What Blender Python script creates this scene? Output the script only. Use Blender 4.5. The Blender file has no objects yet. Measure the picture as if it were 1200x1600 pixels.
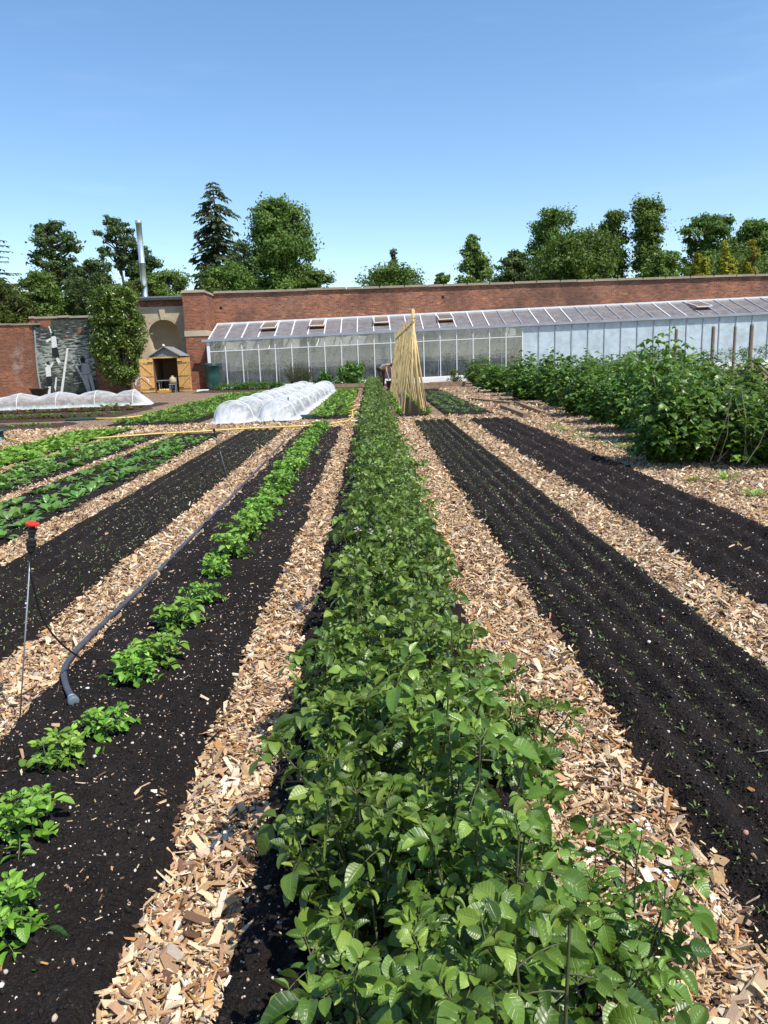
import bpy, bmesh, math, random
import numpy as np
from mathutils import Matrix, Vector
from math import sin, cos, radians, pi, sqrt, atan2

random.seed(7)
RNG = np.random.default_rng(11)
sc = bpy.context.scene
COL = sc.collection

# ------------------------------------------------------------------ camera
CAM_H, F_PX = 1.4, 1200.0
PITCH, YAW, ROLL = radians(11.29), radians(0.612), radians(1.9)
_f = np.array([sin(YAW)*cos(PITCH), cos(YAW)*cos(PITCH), -sin(PITCH)])
_r0 = np.array([cos(YAW), -sin(YAW), 0.0])
_u0 = np.cross(_r0, _f)
_rt = cos(ROLL)*_r0 - sin(ROLL)*_u0
_up = sin(ROLL)*_r0 + cos(ROLL)*_u0
cam_data = bpy.data.cameras.new("camera")
cam = bpy.data.objects.new("camera", cam_data)
COL.objects.link(cam)
cam_data.sensor_fit = 'HORIZONTAL'
cam_data.sensor_width = 36.0
cam_data.lens = 36.0
cam_data.clip_start = 0.05
cam_data.clip_end = 3000.0
cam.matrix_world = Matrix(((_rt[0], _up[0], -_f[0], 0.0), (_rt[1], _up[1], -_f[1], 0.0),
                           (_rt[2], _up[2], -_f[2], CAM_H), (0, 0, 0, 1)))
sc.camera = cam

def _ray(px, py):
    return _f + _rt*(px-600.0)/F_PX + _up*(800.0-py)/F_PX
def at(px, py, Y):
    """photo pixel -> point on the plane y = Y"""
    d = _ray(px, py)
    return np.array([0, 0, CAM_H]) + d*(Y/d[1])
def gd(px, py, z=0.0):
    """photo pixel -> point at height z"""
    d = _ray(px, py)
    return np.array([0, 0, CAM_H]) + d*((z-CAM_H)/d[2])

# ------------------------------------------------------------------ world, sun, exposure
SUN_EL, SUN_AZ = radians(57.0), radians(40.0)      # azimuth measured from +X towards -Y (behind the camera)
sun_dir = Vector((cos(SUN_EL)*cos(SUN_AZ), -cos(SUN_EL)*sin(SUN_AZ), sin(SUN_EL)))
world = bpy.data.worlds.new("World")
sc.world = world
world.use_nodes = True
wn, wl = world.node_tree.nodes, world.node_tree.links
wn.clear()
w_out = wn.new('ShaderNodeOutputWorld')
w_bg = wn.new('ShaderNodeBackground')
w_sky = wn.new('ShaderNodeTexSky')
w_sky.sky_type = 'NISHITA'
w_sky.sun_disc = False
w_sky.sun_elevation = SUN_EL
w_sky.sun_rotation = atan2(sun_dir.x, sun_dir.y)
w_sky.altitude = 50
w_sky.air_density = 1.0
w_sky.dust_density = 0.35
w_sky.ozone_density = 1.6
w_bg.inputs[1].default_value = 0.128
# faint streak of high cirrus
w_tc = wn.new('ShaderNodeTexCoord')
w_map = wn.new('ShaderNodeMapping')
w_map.inputs['Rotation'].default_value = (0.0, radians(-14), radians(20))
w_map.inputs['Scale'].default_value = (1.2, 1.2, 9.0)
w_no = wn.new('ShaderNodeTexNoise')
w_no.inputs['Scale'].default_value = 1.6
w_no.inputs['Detail'].default_value = 5
w_no.inputs['Roughness'].default_value = 0.55
w_cr = wn.new('ShaderNodeMapRange')
w_cr.inputs[1].default_value = 0.58; w_cr.inputs[2].default_value = 0.95
w_cr.inputs[3].default_value = 0.0; w_cr.inputs[4].default_value = 0.11
w_mix = wn.new('ShaderNodeMixRGB')
w_mix.inputs[2].default_value = (7.5, 8.2, 9.0, 1)
wl.new(w_tc.outputs['Generated'], w_map.inputs[0])
wl.new(w_map.outputs[0], w_no.inputs['Vector'])
wl.new(w_no.outputs[0], w_cr.inputs[0])
wl.new(w_cr.outputs[0], w_mix.inputs[0])
wl.new(w_sky.outputs[0], w_mix.inputs[1])
w_hs = wn.new('ShaderNodeHueSaturation')
w_hs.inputs['Saturation'].default_value = 1.15
w_hs.inputs['Value'].default_value = 1.2
wl.new(w_mix.outputs[0], w_hs.inputs['Color'])
wl.new(w_hs.outputs[0], w_bg.inputs[0])
wl.new(w_bg.outputs[0], w_out.inputs[0])

sun_data = bpy.data.lights.new("sun", 'SUN')
sun_data.energy = 4.8
sun_data.angle = radians(0.53)
sun_data.color = (1.0, 0.95, 0.87)
sun = bpy.data.objects.new("sun", sun_data)
COL.objects.link(sun)
sun.rotation_euler = (-sun_dir).to_track_quat('-Z', 'Y').to_euler()
sun.location = (20, -20, 40)

sc.view_settings.view_transform = 'Standard'
sc.view_settings.look = 'None'
sc.view_settings.exposure = 0.4
sc.view_settings.gamma = 1.0
sc.cycles.max_bounces = 8
sc.cycles.transparent_max_bounces = 24
sc.cycles.diffuse_bounces = 3
sc.cycles.glossy_bounces = 3
sc.cycles.transmission_bounces = 4
sc.cycles.caustics_reflective = False
sc.cycles.caustics_refractive = False

# ------------------------------------------------------------------ materials
def srgb(r, g, b):
    f = lambda c: ((c/255)/12.92 if c/255 <= 0.04045 else (((c/255)+0.055)/1.055)**2.4)
    return (f(r), f(g), f(b), 1)
class NT:
    def __init__(self, name):
        self.m = bpy.data.materials.new(name)
        self.m.use_nodes = True
        self.t = self.m.node_tree
        self.t.nodes.clear()
        self.out = self.n('ShaderNodeOutputMaterial')
    def n(self, kind, **kw):
        nd = self.t.nodes.new(kind)
        for k, v in kw.items():
            setattr(nd, k, v)
        return nd
    def l(self, a, b):
        self.t.links.new(a, b)
    def setv(self, sock, v):
        if hasattr(v, 'is_output') or isinstance(v, bpy.types.NodeSocket):
            self.l(v, sock)
        else:
            if sock.type == 'RGBA' and len(v) == 3:
                v = (*v, 1)
            sock.default_value = v
    def mix(self, fac, a, b, mode='MIX'):
        nd = self.n('ShaderNodeMixRGB', blend_type=mode)
        self.setv(nd.inputs[0], fac); self.setv(nd.inputs[1], a); self.setv(nd.inputs[2], b)
        return nd.outputs[0]
    def math(self, op, a, b=0.0, c=0.0):
        nd = self.n('ShaderNodeMath', operation=op)
        self.setv(nd.inputs[0], a); self.setv(nd.inputs[1], b); self.setv(nd.inputs[2], c)
        return nd.outputs[0]
    def rng(self, v, a, b, c=0.0, d=1.0):
        nd = self.n('ShaderNodeMapRange')
        self.setv(nd.inputs[0], v)
        for i, q in enumerate((a, b, c, d)):
            nd.inputs[i+1].default_value = q
        return nd.outputs[0]
    def noise(self, scale, detail=4, rough=0.55, vec=None, out=0, dist=0.0):
        nd = self.n('ShaderNodeTexNoise')
        nd.inputs['Scale'].default_value = scale
        nd.inputs['Detail'].default_value = detail
        nd.inputs['Roughness'].default_value = rough
        nd.inputs['Distortion'].default_value = dist
        if vec is not None: self.l(vec, nd.inputs['Vector'])
        return nd.outputs[out]
    def obj(self):
        return self.n('ShaderNodeTexCoord').outputs['Object']
    def pos(self):
        return self.n('ShaderNodeNewGeometry').outputs['Position']
    def attr(self, name, out='Fac'):
        nd = self.n('ShaderNodeAttribute')
        nd.attribute_name = name
        return nd.outputs[out]
    def bump(self, h, strength=0.3, dist=0.01):
        nd = self.n('ShaderNodeBump')
        nd.inputs['Strength'].default_value = strength
        nd.inputs['Distance'].default_value = dist
        self.l(h, nd.inputs['Height'])
        return nd.outputs[0]
    def bsdf(self, col, rough=0.6, spec=0.5, metal=0.0, normal=None):
        nd = self.n('ShaderNodeBsdfPrincipled')
        self.setv(nd.inputs['Base Color'], col)
        self.setv(nd.inputs['Roughness'], rough)
        nd.inputs['Specular IOR Level'].default_value = spec
        nd.inputs['Metallic'].default_value = metal
        if normal is not None: self.l(normal, nd.inputs['Normal'])
        return nd.outputs[0]
    def done(self, sh):
        self.l(sh, self.out.inputs[0])
        return self.m

def plain(name, col, rough=0.6, spec=0.4, metal=0.0, var=0.15, scale=6.0, bump=0.0):
    t = NT(name)
    nz = t.noise(scale, 5, 0.6, t.obj())
    c = t.mix(t.rng(nz, 0.3, 0.7), tuple(x*(1-var) for x in col[:3]), tuple(min(1, x*(1+var)) for x in col[:3]))
    nrm = t.bump(t.noise(scale*5, 4, 0.6, t.obj()), bump, 0.01) if bump else None
    return t.done(t.bsdf(c, rough, spec, metal, nrm))

def leaf_mat(name, dark, light, under=None, veins=True, trans=0.28, rough=0.42, spec=0.45, nervs=7.0):
    t = NT(name)
    tint = t.attr('tint')
    c = t.mix(t.rng(tint, 0.0, 0.85), dark, light)
    pale = tuple(min(0.6, x*1.25+y) for x, y in zip(light[:3], (0.06, 0.05, 0.015)))
    c = t.mix(t.rng(tint, 0.86, 1.0), c, pale)
    oi = t.n('ShaderNodeObjectInfo')
    hs = t.n('ShaderNodeHueSaturation')
    t.l(t.rng(oi.outputs['Random'], 0, 1, 0.49, 0.512), hs.inputs['Hue'])
    t.l(t.rng(oi.outputs['Random'], 0, 1, 0.86, 1.16), hs.inputs['Value'])
    t.l(c, hs.inputs['Color'])
    c = hs.outputs[0]
    nrm = None
    if veins:
        uv = t.n('ShaderNodeTexCoord').outputs['UV']
        sep = t.n('ShaderNodeSeparateXYZ'); t.l(uv, sep.inputs[0])
        au = t.math('ABSOLUTE', t.math('SUBTRACT', sep.outputs[0], 0.5))
        ph = t.math('SUBTRACT', t.math('MULTIPLY', sep.outputs[1], nervs*2*pi), t.math('MULTIPLY', au, 14.0))
        lat = t.math('POWER', t.math('MULTIPLY_ADD', t.math('SINE', ph), 0.5, 0.5), 7.0)
        mid = t.rng(au, 0.0, 0.05, 1.0, 0.0)
        v = t.math('MAXIMUM', t.math('MULTIPLY', lat, 0.6), mid)
        c = t.mix(t.math('MULTIPLY', v, 0.15), c, tuple(min(1, x*2.3+0.02) for x in light[:3]))
        blot = t.noise(55, 3, 0.5, t.obj())
        h = t.math('ADD', t.math('MULTIPLY', v, -1.0), t.math('MULTIPLY', blot, 0.6))
        nrm = t.bump(h, 0.28, 0.004)
    geo = t.n('ShaderNodeNewGeometry')
    if under:
        c = t.mix(geo.outputs['Backfacing'], c, under)
    p = t.bsdf(c, rough, spec, 0, nrm)
    tr = t.n('ShaderNodeBsdfTranslucent')
    tc = t.mix(0.55, c, (0.22, 0.36, 0.03, 1))
    t.l(tc, tr.inputs[0])
    mx = t.n('ShaderNodeMixShader')
    mx.inputs[0].default_value = trans
    t.l(p, mx.inputs[1]); t.l(tr.outputs[0], mx.inputs[2])
    return t.done(mx.outputs[0])

def brick_mat(name, c_lo, c_hi, c_or, mortar, orange=0.6, sc_=1.0, pale=0.0, dark=0.5):
    t = NT(name)
    sep = t.n('ShaderNodeSeparateXYZ'); t.l(t.pos(), sep.inputs[0])
    cmb = t.n('ShaderNodeCombineXYZ')
    t.l(t.math('ADD', sep.outputs[0], sep.outputs[1]), cmb.inputs[0])
    t.l(sep.outputs[2], cmb.inputs[1])
    wob = t.noise(3.0, 2, 0.5, t.pos(), 1)
    vec = t.n('ShaderNodeVectorMath', operation='MULTIPLY_ADD')
    t.l(wob, vec.inputs[0]); vec.inputs[1].default_value = (0.03, 0.02, 0); t.l(cmb.outputs[0], vec.inputs[2])
    br = t.n('ShaderNodeTexBrick')
    br.offset = 0.5
    t.l(vec.outputs[0], br.inputs['Vector'])
    br.inputs['Scale'].default_value = sc_
    br.inputs['Brick Width'].default_value = 0.235
    br.inputs['Row Height'].default_value = 0.082
    br.inputs['Mortar Size'].default_value = 0.010
    br.inputs['Mortar Smooth'].default_value = 0.3
    br.inputs['Bias'].default_value = 0.0
    br.inputs['Color1'].default_value = (*c_lo, 1)
    br.inputs['Color2'].default_value = (*c_hi, 1)
    br.inputs['Mortar'].default_value = (*mortar, 1)
    n1 = t.noise(0.55, 6, 0.62, t.pos())
    stretch = t.n('ShaderNodeMapping'); stretch.inputs['Scale'].default_value = (1.0, 1.0, 3.2)
    t.l(t.pos(), stretch.inputs[0])
    n2 = t.noise(1.5, 8, 0.78, stretch.outputs[0])
    n3 = t.noise(5.0, 5, 0.75, stretch.outputs[0])
    c = br.outputs['Color']
    c = t.mix(t.math('MULTIPLY', t.rng(n2, 0.55, 0.63), orange), c, (*c_or, 1))
    c = t.mix(t.math('MULTIPLY', t.rng(n1, 0.42, 0.66), dark), c, (0.075, 0.05, 0.045, 1))
    c = t.mix(t.math('MULTIPLY', t.rng(n3, 0.53, 0.64), 0.6), c, (0.03, 0.022, 0.02, 1))
    if pale:
        n4 = t.noise(0.35, 5, 0.7, t.pos())
        c = t.mix(t.math('MULTIPLY', t.rng(n4, 0.56, 0.66), pale), c, (0.42, 0.37, 0.32, 1))
    h = t.math('ADD', t.math('MULTIPLY', br.outputs['Fac'], -1.0), t.math('MULTIPLY', n3, 1.6))
    return t.done(t.bsdf(c, 0.9, 0.15, 0, t.bump(h, 0.9, 0.02)))

def stone_mat(name, c1, c2, scale=2.0, stain=(0.12, 0.10, 0.07), st=0.5):
    t = NT(name)
    n1 = t.noise(scale, 7, 0.65, t.pos())
    n2 = t.noise(scale*0.5, 5, 0.7, t.pos())
    c = t.mix(t.rng(n1, 0.3, 0.7), c1, c2)
    c = t.mix(t.math('MULTIPLY', t.rng(n2, 0.48, 0.7), st), c, stain)
    return t.done(t.bsdf(c, 0.9, 0.2, 0, t.bump(n1, 0.5, 0.03)))

def glass_mat(name, tint, film, film_col, rough=0.05):
    """window glass: mostly clear, reflecting, with a film of dirt, shading paint or a painted-in reflection"""
    t = NT(name)
    tr = t.n('ShaderNodeBsdfTransparent'); tr.inputs[0].default_value = (*tint, 1)
    gl = t.n('ShaderNodeBsdfGlossy'); gl.inputs['Roughness'].default_value = rough
    gl.inputs[0].default_value = (0.9, 0.92, 0.95, 1)
    fr = t.n('ShaderNodeFresnel'); fr.inputs[0].default_value = 1.5
    m1 = t.n('ShaderNodeMixShader')
    t.l(t.rng(fr.outputs[0], 0, 1, 0.02, 0.9), m1.inputs[0])
    t.l(tr.outputs[0], m1.inputs[1]); t.l(gl.outputs[0], m1.inputs[2])
    df = t.n('ShaderNodeBsdfDiffuse')
    tl = t.n('ShaderNodeBsdfTranslucent')
    nz = t.noise(2.2, 6, 0.65, t.pos())
    fc = t.mix(t.rng(nz, 0.3, 0.7), tuple(x*0.8 for x in film_col), film_col)
    t.l(fc, df.inputs[0]); t.l(fc, tl.inputs[0])
    m2 = t.n('ShaderNodeMixShader'); m2.inputs[0].default_value = 0.35
    t.l(df.outputs[0], m2.inputs[1]); t.l(tl.outputs[0], m2.inputs[2])
    m3 = t.n('ShaderNodeMixShader')
    lo, hi = film
    t.l(t.rng(nz, 0.3, 0.7, lo, hi), m3.inputs[0])
    t.l(m1.outputs[0], m3.inputs[1]); t.l(m2.outputs[0], m3.inputs[2])
    return t.done(m3.outputs[0])

M = {}
M['potato'] = leaf_mat('potato_leaf', (0.026, 0.060, 0.009), (0.118, 0.200, 0.026), (0.19, 0.26, 0.06), True, 0.22, 0.38, 0.48)
M['young'] = leaf_mat('young_potato_leaf', (0.080, 0.19, 0.016), (0.19, 0.36, 0.040), (0.17, 0.32, 0.09), True, 0.25, 0.42, 0.4)
M['stem'] = plain('green_stem', (0.10, 0.16, 0.05), 0.55, 0.3)
M['dark_stem'] = plain('purple_stem', (0.075, 0.085, 0.035), 0.55, 0.3)
M['petal'] = plain('potato_petal', (0.72, 0.64, 0.60), 0.6, 0.2)
M['lettuce'] = leaf_mat('lettuce_leaf', (0.095, 0.20, 0.020), (0.24, 0.40, 0.05), (0.16, 0.3, 0.06), True, 0.3, 0.4, 0.4, 5.0)
M['oak_lettuce'] = leaf_mat('pale_lettuce_leaf', (0.09, 0.20, 0.035), (0.21, 0.36, 0.09), (0.18, 0.3, 0.09), True, 0.3, 0.45, 0.3, 5.0)
M['spinach'] = leaf_mat('spinach_leaf', (0.05, 0.135, 0.024), (0.16, 0.30, 0.055), (0.13, 0.25, 0.06), True, 0.24, 0.33, 0.5, 5.0)
M['redleaf'] = leaf_mat('red_lettuce_leaf', (0.05, 0.025, 0.018), (0.15, 0.055, 0.035), None, False, 0.25, 0.45, 0.4)
M['chard'] = leaf_mat('chard_leaf', (0.075, 0.17, 0.016), (0.20, 0.34, 0.045), (0.14, 0.27, 0.06), False, 0.3, 0.38, 0.4)
M['darkveg'] = leaf_mat('kale_leaf', (0.05, 0.10, 0.035), (0.11, 0.17, 0.07), None, False, 0.25, 0.5, 0.3)
M['currant'] = leaf_mat('bush_leaf', (0.030, 0.074, 0.008), (0.135, 0.25, 0.03), (0.11, 0.19, 0.04), False, 0.26, 0.40, 0.45)
M['laurel'] = leaf_mat('bay_leaf', (0.038, 0.088, 0.011), (0.155, 0.235, 0.034), None, False, 0.2, 0.32, 0.5)
M['seedling'] = leaf_mat('seedling_leaf', (0.075, 0.13, 0.03), (0.15, 0.21, 0.07), None, False, 0.25, 0.5, 0.3)
M['weed'] = leaf_mat('weed_leaf', (0.12, 0.28, 0.03), (0.2, 0.42, 0.05), None, False, 0.3, 0.5, 0.3)
M['rosemary'] = leaf_mat('spiky_leaf', (0.03, 0.065, 0.02), (0.10, 0.15, 0.05), None, False, 0.2, 0.5, 0.3)
M['hedge'] = leaf_mat('hedge_leaf', (0.03, 0.09, 0.015), (0.10, 0.20, 0.03), None, False, 0.25, 0.5, 0.3)
def tree_mat(n, a, b): M[n] = leaf_mat(n, a, b, None, False, 0.25, 0.55, 0.25)
tree_mat('oak_leaf', (0.042, 0.082, 0.014), (0.14, 0.205, 0.040))
tree_mat('pine_leaf', (0.032, 0.060, 0.018), (0.10, 0.145, 0.048))
tree_mat('spruce_leaf', (0.045, 0.065, 0.035), (0.125, 0.155, 0.085))
tree_mat('bright_leaf', (0.08, 0.14, 0.024), (0.19, 0.28, 0.065))
tree_mat('grey_leaf', (0.05, 0.075, 0.04), (0.12, 0.155, 0.085))
tree_mat('gold_leaf', (0.16, 0.16, 0.015), (0.38, 0.33, 0.03))
tree_mat('yew_leaf', (0.04, 0.06, 0.012), (0.12, 0.145, 0.03))
M['bark'] = plain('bark', (0.11, 0.08, 0.06), 0.9, 0.1, 0, 0.4, 4, 0.6)
M['twig'] = plain('grey_twig', (0.30, 0.25, 0.19), 0.8, 0.2)
M['brick'] = brick_mat('red_brick', (0.25, 0.095, 0.056), (0.46, 0.180, 0.098), (0.76, 0.33, 0.15), (0.38, 0.29, 0.23), 0.9, 1.0, 0.06, 0.62)
M['brick_left'] = brick_mat('orange_brick', (0.25, 0.085, 0.042), (0.42, 0.155, 0.075), (0.58, 0.23, 0.1), (0.34, 0.25, 0.19), 0.8, 1.0, 0.8, 0.5)
M['brick_pier'] = brick_mat('pier_brick', (0.22, 0.078, 0.044), (0.42, 0.15, 0.08), (0.60, 0.22, 0.10), (0.32, 0.23, 0.18), 0.8, 1.0, 0.0, 0.45)
def mural_mat():
    t = NT('painted_brick')
    mp_ = t.n('ShaderNodeMapping'); mp_.inputs['Scale'].default_value = (1.0, 1.0, 4.6); t.l(t.pos(), mp_.inputs[0])
    n1 = t.noise(2.6, 5, 0.65, mp_.outputs[0]); n2 = t.noise(0.9, 4, 0.6, t.pos()); n3 = t.noise(4.0, 5, 0.7, t.pos())
    sep = t.n('ShaderNodeSeparateXYZ'); t.l(t.pos(), sep.inputs[0])
    hz = t.math('SUBTRACT', 1.0, t.math('ABSOLUTE', t.math('MULTIPLY', t.math('SUBTRACT', sep.outputs[2], 2.1), 0.16)))
    c = t.mix(t.rng(n3, 0.35, 0.65), (0.016, 0.022, 0.018), (0.075, 0.085, 0.07))
    c = t.mix(t.math('MULTIPLY', t.rng(t.math('MULTIPLY', n1, hz), 0.42, 0.52), 0.85), c, (0.36, 0.40, 0.34))
    c = t.mix(t.math('MULTIPLY', t.rng(t.math('ADD', n2, t.math('MULTIPLY', sep.outputs[2], 0.09)), 0.86, 0.92), 0.85), c, (0.30, 0.115, 0.07))
    return t.done(t.bsdf(c, 0.85, 0.2, 0, t.bump(n1, 0.5, 0.02)))
M['brick_mural'] = mural_mat()
M['coping'] = stone_mat('coping_stone', (0.20, 0.165, 0.12), (0.36, 0.30, 0.22), 1.5)
M['lime'] = stone_mat('limestone', (0.44, 0.36, 0.24), (0.60, 0.51, 0.36), 1.8, (0.17, 0.14, 0.09), 0.6)
M['white_metal'] = plain('white_paint', (0.74, 0.75, 0.74), 0.45, 0.4, 0, 0.06, 2)
M['grey_metal'] = plain('grey_gutter', (0.30, 0.33, 0.37), 0.45, 0.4, 0.0, 0.15, 2)
M['glass'] = glass_mat('clear_glass', (0.95, 0.97, 0.97), (0.06, 0.20), (0.66, 0.70, 0.72))
M['roof_glass'] = glass_mat('dusty_roof_glass', (0.76, 0.76, 0.77), (0.24, 0.46), (0.50, 0.49, 0.51), 0.08)
M['shaded_glass'] = glass_mat('whitewashed_glass', (0.8, 0.88, 0.9), (0.82, 0.97), (0.80, 0.92, 0.97), 0.06)
M['vent_glass'] = glass_mat('brick_reflection_glass', (0.66, 0.60, 0.55), (0.4, 0.6), (0.38, 0.31, 0.26), 0.1)  # brown of the reflected brick is painted into tint and film
M['whitewash'] = plain('whitewash', (0.78, 0.79, 0.74), 0.85, 0.2, 0, 0.14, 1.2, 0.2)
M['bench'] = plain('dark_bench', (0.06, 0.066, 0.07), 0.8, 0.2)
M['fleece'] = plain('cloth_and_sun_strip', (0.86, 0.86, 0.78), 0.8, 0.2, 0, 0.06, 2)  # pale cloth; on the lower strip its brightness stands in for sunlight
M['inner_wall'] = plain('inner_wall', (0.52, 0.55, 0.53), 0.85, 0.2, 0, 0.3, 1.2, 0.2)
M['larch'] = plain('golden_boards', (0.58, 0.33, 0.105), 0.6, 0.3, 0, 0.22, 5, 0.2)
M['felt'] = plain('grey_felt', (0.20, 0.205, 0.20), 0.85, 0.2, 0, 0.2, 8)
M['shed_wood'] = plain('shed_boards', (0.16, 0.09, 0.05), 0.8, 0.2)
M['green_plastic'] = plain('green_plastic', (0.018, 0.075, 0.062), 0.42, 0.5, 0, 0.1, 2)
M['black_plastic'] = plain('black_plastic', (0.016, 0.016, 0.018), 0.45, 0.5)
M['grey_pipe'] = plain('grey_pipe', (0.060, 0.066, 0.080), 0.5, 0.45, 0, 0.25, 12)
M['cap'] = plain('grey_cap', (0.13, 0.16, 0.19), 0.5, 0.4)
M['collar'] = plain('pale_collar', (0.48, 0.50, 0.55), 0.4, 0.5)
M['red_plastic'] = plain('red_plastic', (0.72, 0.030, 0.018), 0.4, 0.5, 0, 0.05)
M['pink_plastic'] = plain('faded_plastic', (0.35, 0.16, 0.18), 0.5, 0.4)
M['steel'] = plain('steel_rod', (0.34, 0.36, 0.37), 0.4, 0.5, 0.5)
M['chimney'] = plain('steel_flue', (0.62, 0.65, 0.68), 0.34, 0.5, 0.75, 0.08, 1.0)
M['hose'] = plain('yellow_hose', (0.62, 0.45, 0.10), 0.5, 0.4, 0, 0.15, 3)
M['cane'] = plain('bamboo', (0.58, 0.42, 0.19), 0.5, 0.35, 0, 0.28, 4)
M['timber'] = plain('old_timber', (0.26, 0.185, 0.115), 0.85, 0.2, 0, 0.3, 6, 0.4)
M['post'] = plain('post_timber', (0.23, 0.17, 0.125), 0.85, 0.2, 0, 0.3, 6, 0.4)
M['skin'] = plain('skin', (0.50, 0.28, 0.20), 0.55, 0.4, 0, 0.05)
M['shirt'] = plain('pale_shirt', (0.60, 0.52, 0.42), 0.8, 0.2, 0, 0.08)
M['trousers'] = plain('brown_trousers', (0.10, 0.06, 0.05), 0.8, 0.2)
M['hair'] = plain('brown_hair', (0.035, 0.018, 0.012), 0.5, 0.4)
M['paint_white'] = plain('mural_white', (0.66, 0.66, 0.62), 0.85, 0.2, 0, 0.12, 9)
M['paint_grey'] = plain('mural_grey', (0.30, 0.31, 0.30), 0.85, 0.2, 0, 0.2, 9)
M['paint_black'] = plain('mural_black', (0.020, 0.023, 0.022), 0.85, 0.2, 0, 0.2, 9)
M['sack'] = plain('sackcloth', (0.38, 0.32, 0.2), 0.85, 0.2)

def soil_mat(name, c1, c2, speck=0.0):
    t = NT(name)
    n1 = t.noise(40, 6, 0.7, t.pos())
    n2 = t.noise(3, 4, 0.6, t.pos())
    n3 = t.noise(160, 3, 0.6, t.pos())
    c = t.mix(t.rng(n1, 0.3, 0.72), c1, c2)
    c = t.mix(t.math('MULTIPLY', t.rng(n2, 0.45, 0.7), 0.35), c, tuple(x*1.7 for x in c2))
    vo = t.n('ShaderNodeTexVoronoi'); vo.inputs['Scale'].default_value = 26
    t.l(t.pos(), vo.inputs['Vector'])
    sp = t.rng(vo.outputs['Distance'], 0.07, 0.12, 1, 0)
    c = t.mix(t.math('MULTIPLY', sp, speck), c, (0.34, 0.27, 0.20, 1))
    vc = t.n('ShaderNodeTexVoronoi'); vc.inputs['Scale'].default_value = 75; t.l(t.pos(), vc.inputs['Vector'])
    h = t.math('ADD', t.math('ADD', n1, t.math('MULTIPLY', n3, 0.4)), t.math('MULTIPLY', vc.outputs['Distance'], -0.6))
    return t.done(t.bsdf(c, 0.95, 0.15, 0, t.bump(h, 1.0, 0.035)))
M['soil'] = soil_mat('black_soil', (0.010, 0.0078, 0.0070), (0.043, 0.033, 0.029), 0.45)
M['brown_soil'] = soil_mat('brown_soil', (0.05, 0.033, 0.024), (0.11, 0.075, 0.055), 0.3)
def mulch_mat():
    t = NT('wood_chip_mulch')
    v1 = t.n('ShaderNodeTexVoronoi'); v1.inputs['Scale'].default_value = 60
    mp = t.n('ShaderNodeMapping'); mp.inputs['Scale'].default_value = (1, 0.55, 1)
    mp.inputs['Rotation'].default_value = (0, 0, 0.6)
    wob = t.n('ShaderNodeVectorMath', operation='MULTIPLY_ADD')
    t.l(t.noise(6, 2, 0.5, t.pos(), 1), wob.inputs[0]); wob.inputs[1].default_value = (0.04, 0.04, 0)
    t.l(t.pos(), wob.inputs[2]); t.l(wob.outputs[0], mp.inputs[0])
    t.l(mp.outputs[0], v1.inputs['Vector'])
    sep = t.n('ShaderNodeSeparateColor'); t.l(v1.outputs['Color'], sep.inputs[0])
    cr = t.n('ShaderNodeValToRGB')
    els = cr.color_ramp.elements
    els[0].position = 0.0; els[0].color = (0.07, 0.036, 0.024, 1)
    els[1].position = 1.0; els[1].color = (0.62, 0.50, 0.36, 1)
    for p, c in ((0.3, (0.14, 0.075, 0.045, 1)), (0.6, (0.30, 0.19, 0.12, 1)), (0.85, (0.46, 0.33, 0.22, 1))):
        e = els.new(p); e.color = c
    t.l(sep.outputs[0], cr.inputs[0])
    n2 = t.noise(1.3, 4, 0.6, t.pos())
    c = t.mix(t.math('MULTIPLY', t.rng(n2, 0.45, 0.7), 0.4), cr.outputs[0], (0.17, 0.085, 0.05, 1))
    h = t.math('ADD', sep.outputs[1], t.math('MULTIPLY', v1.outputs['Distance'], -1.0))
    return t.done(t.bsdf(c, 0.85, 0.2, 0, t.bump(h, 0.8, 0.02)))
M['mulch'] = mulch_mat()
def chip_mat():
    t = NT('wood_chip')
    c = t.attr('tone', 'Color')
    mp = t.n('ShaderNodeMapping'); mp.inputs['Scale'].default_value = (260, 260, 90)
    t.l(t.obj(), mp.inputs[0])
    n = t.noise(1.0, 3, 0.6, mp.outputs[0])
    c = t.mix(t.rng(n, 0.35, 0.7, 0, 0.45), c, t.mix(1.0, c, (0.52, 0.42, 0.34, 1), 'MULTIPLY'))
    return t.done(t.bsdf(c, 0.75, 0.25, 0, t.bump(n, 0.35, 0.003)))
M['chip'] = chip_mat()
def tone_mat(name, rough=0.8):
    t = NT(name)
    return t.done(t.bsdf(t.attr('tone', 'Color'), rough, 0.25))
M['pebble'] = tone_mat('pebble')
M['grass'] = plain('far_grass', (0.06, 0.10, 0.025), 0.9, 0.1, 0, 0.3, 0.3)
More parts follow.
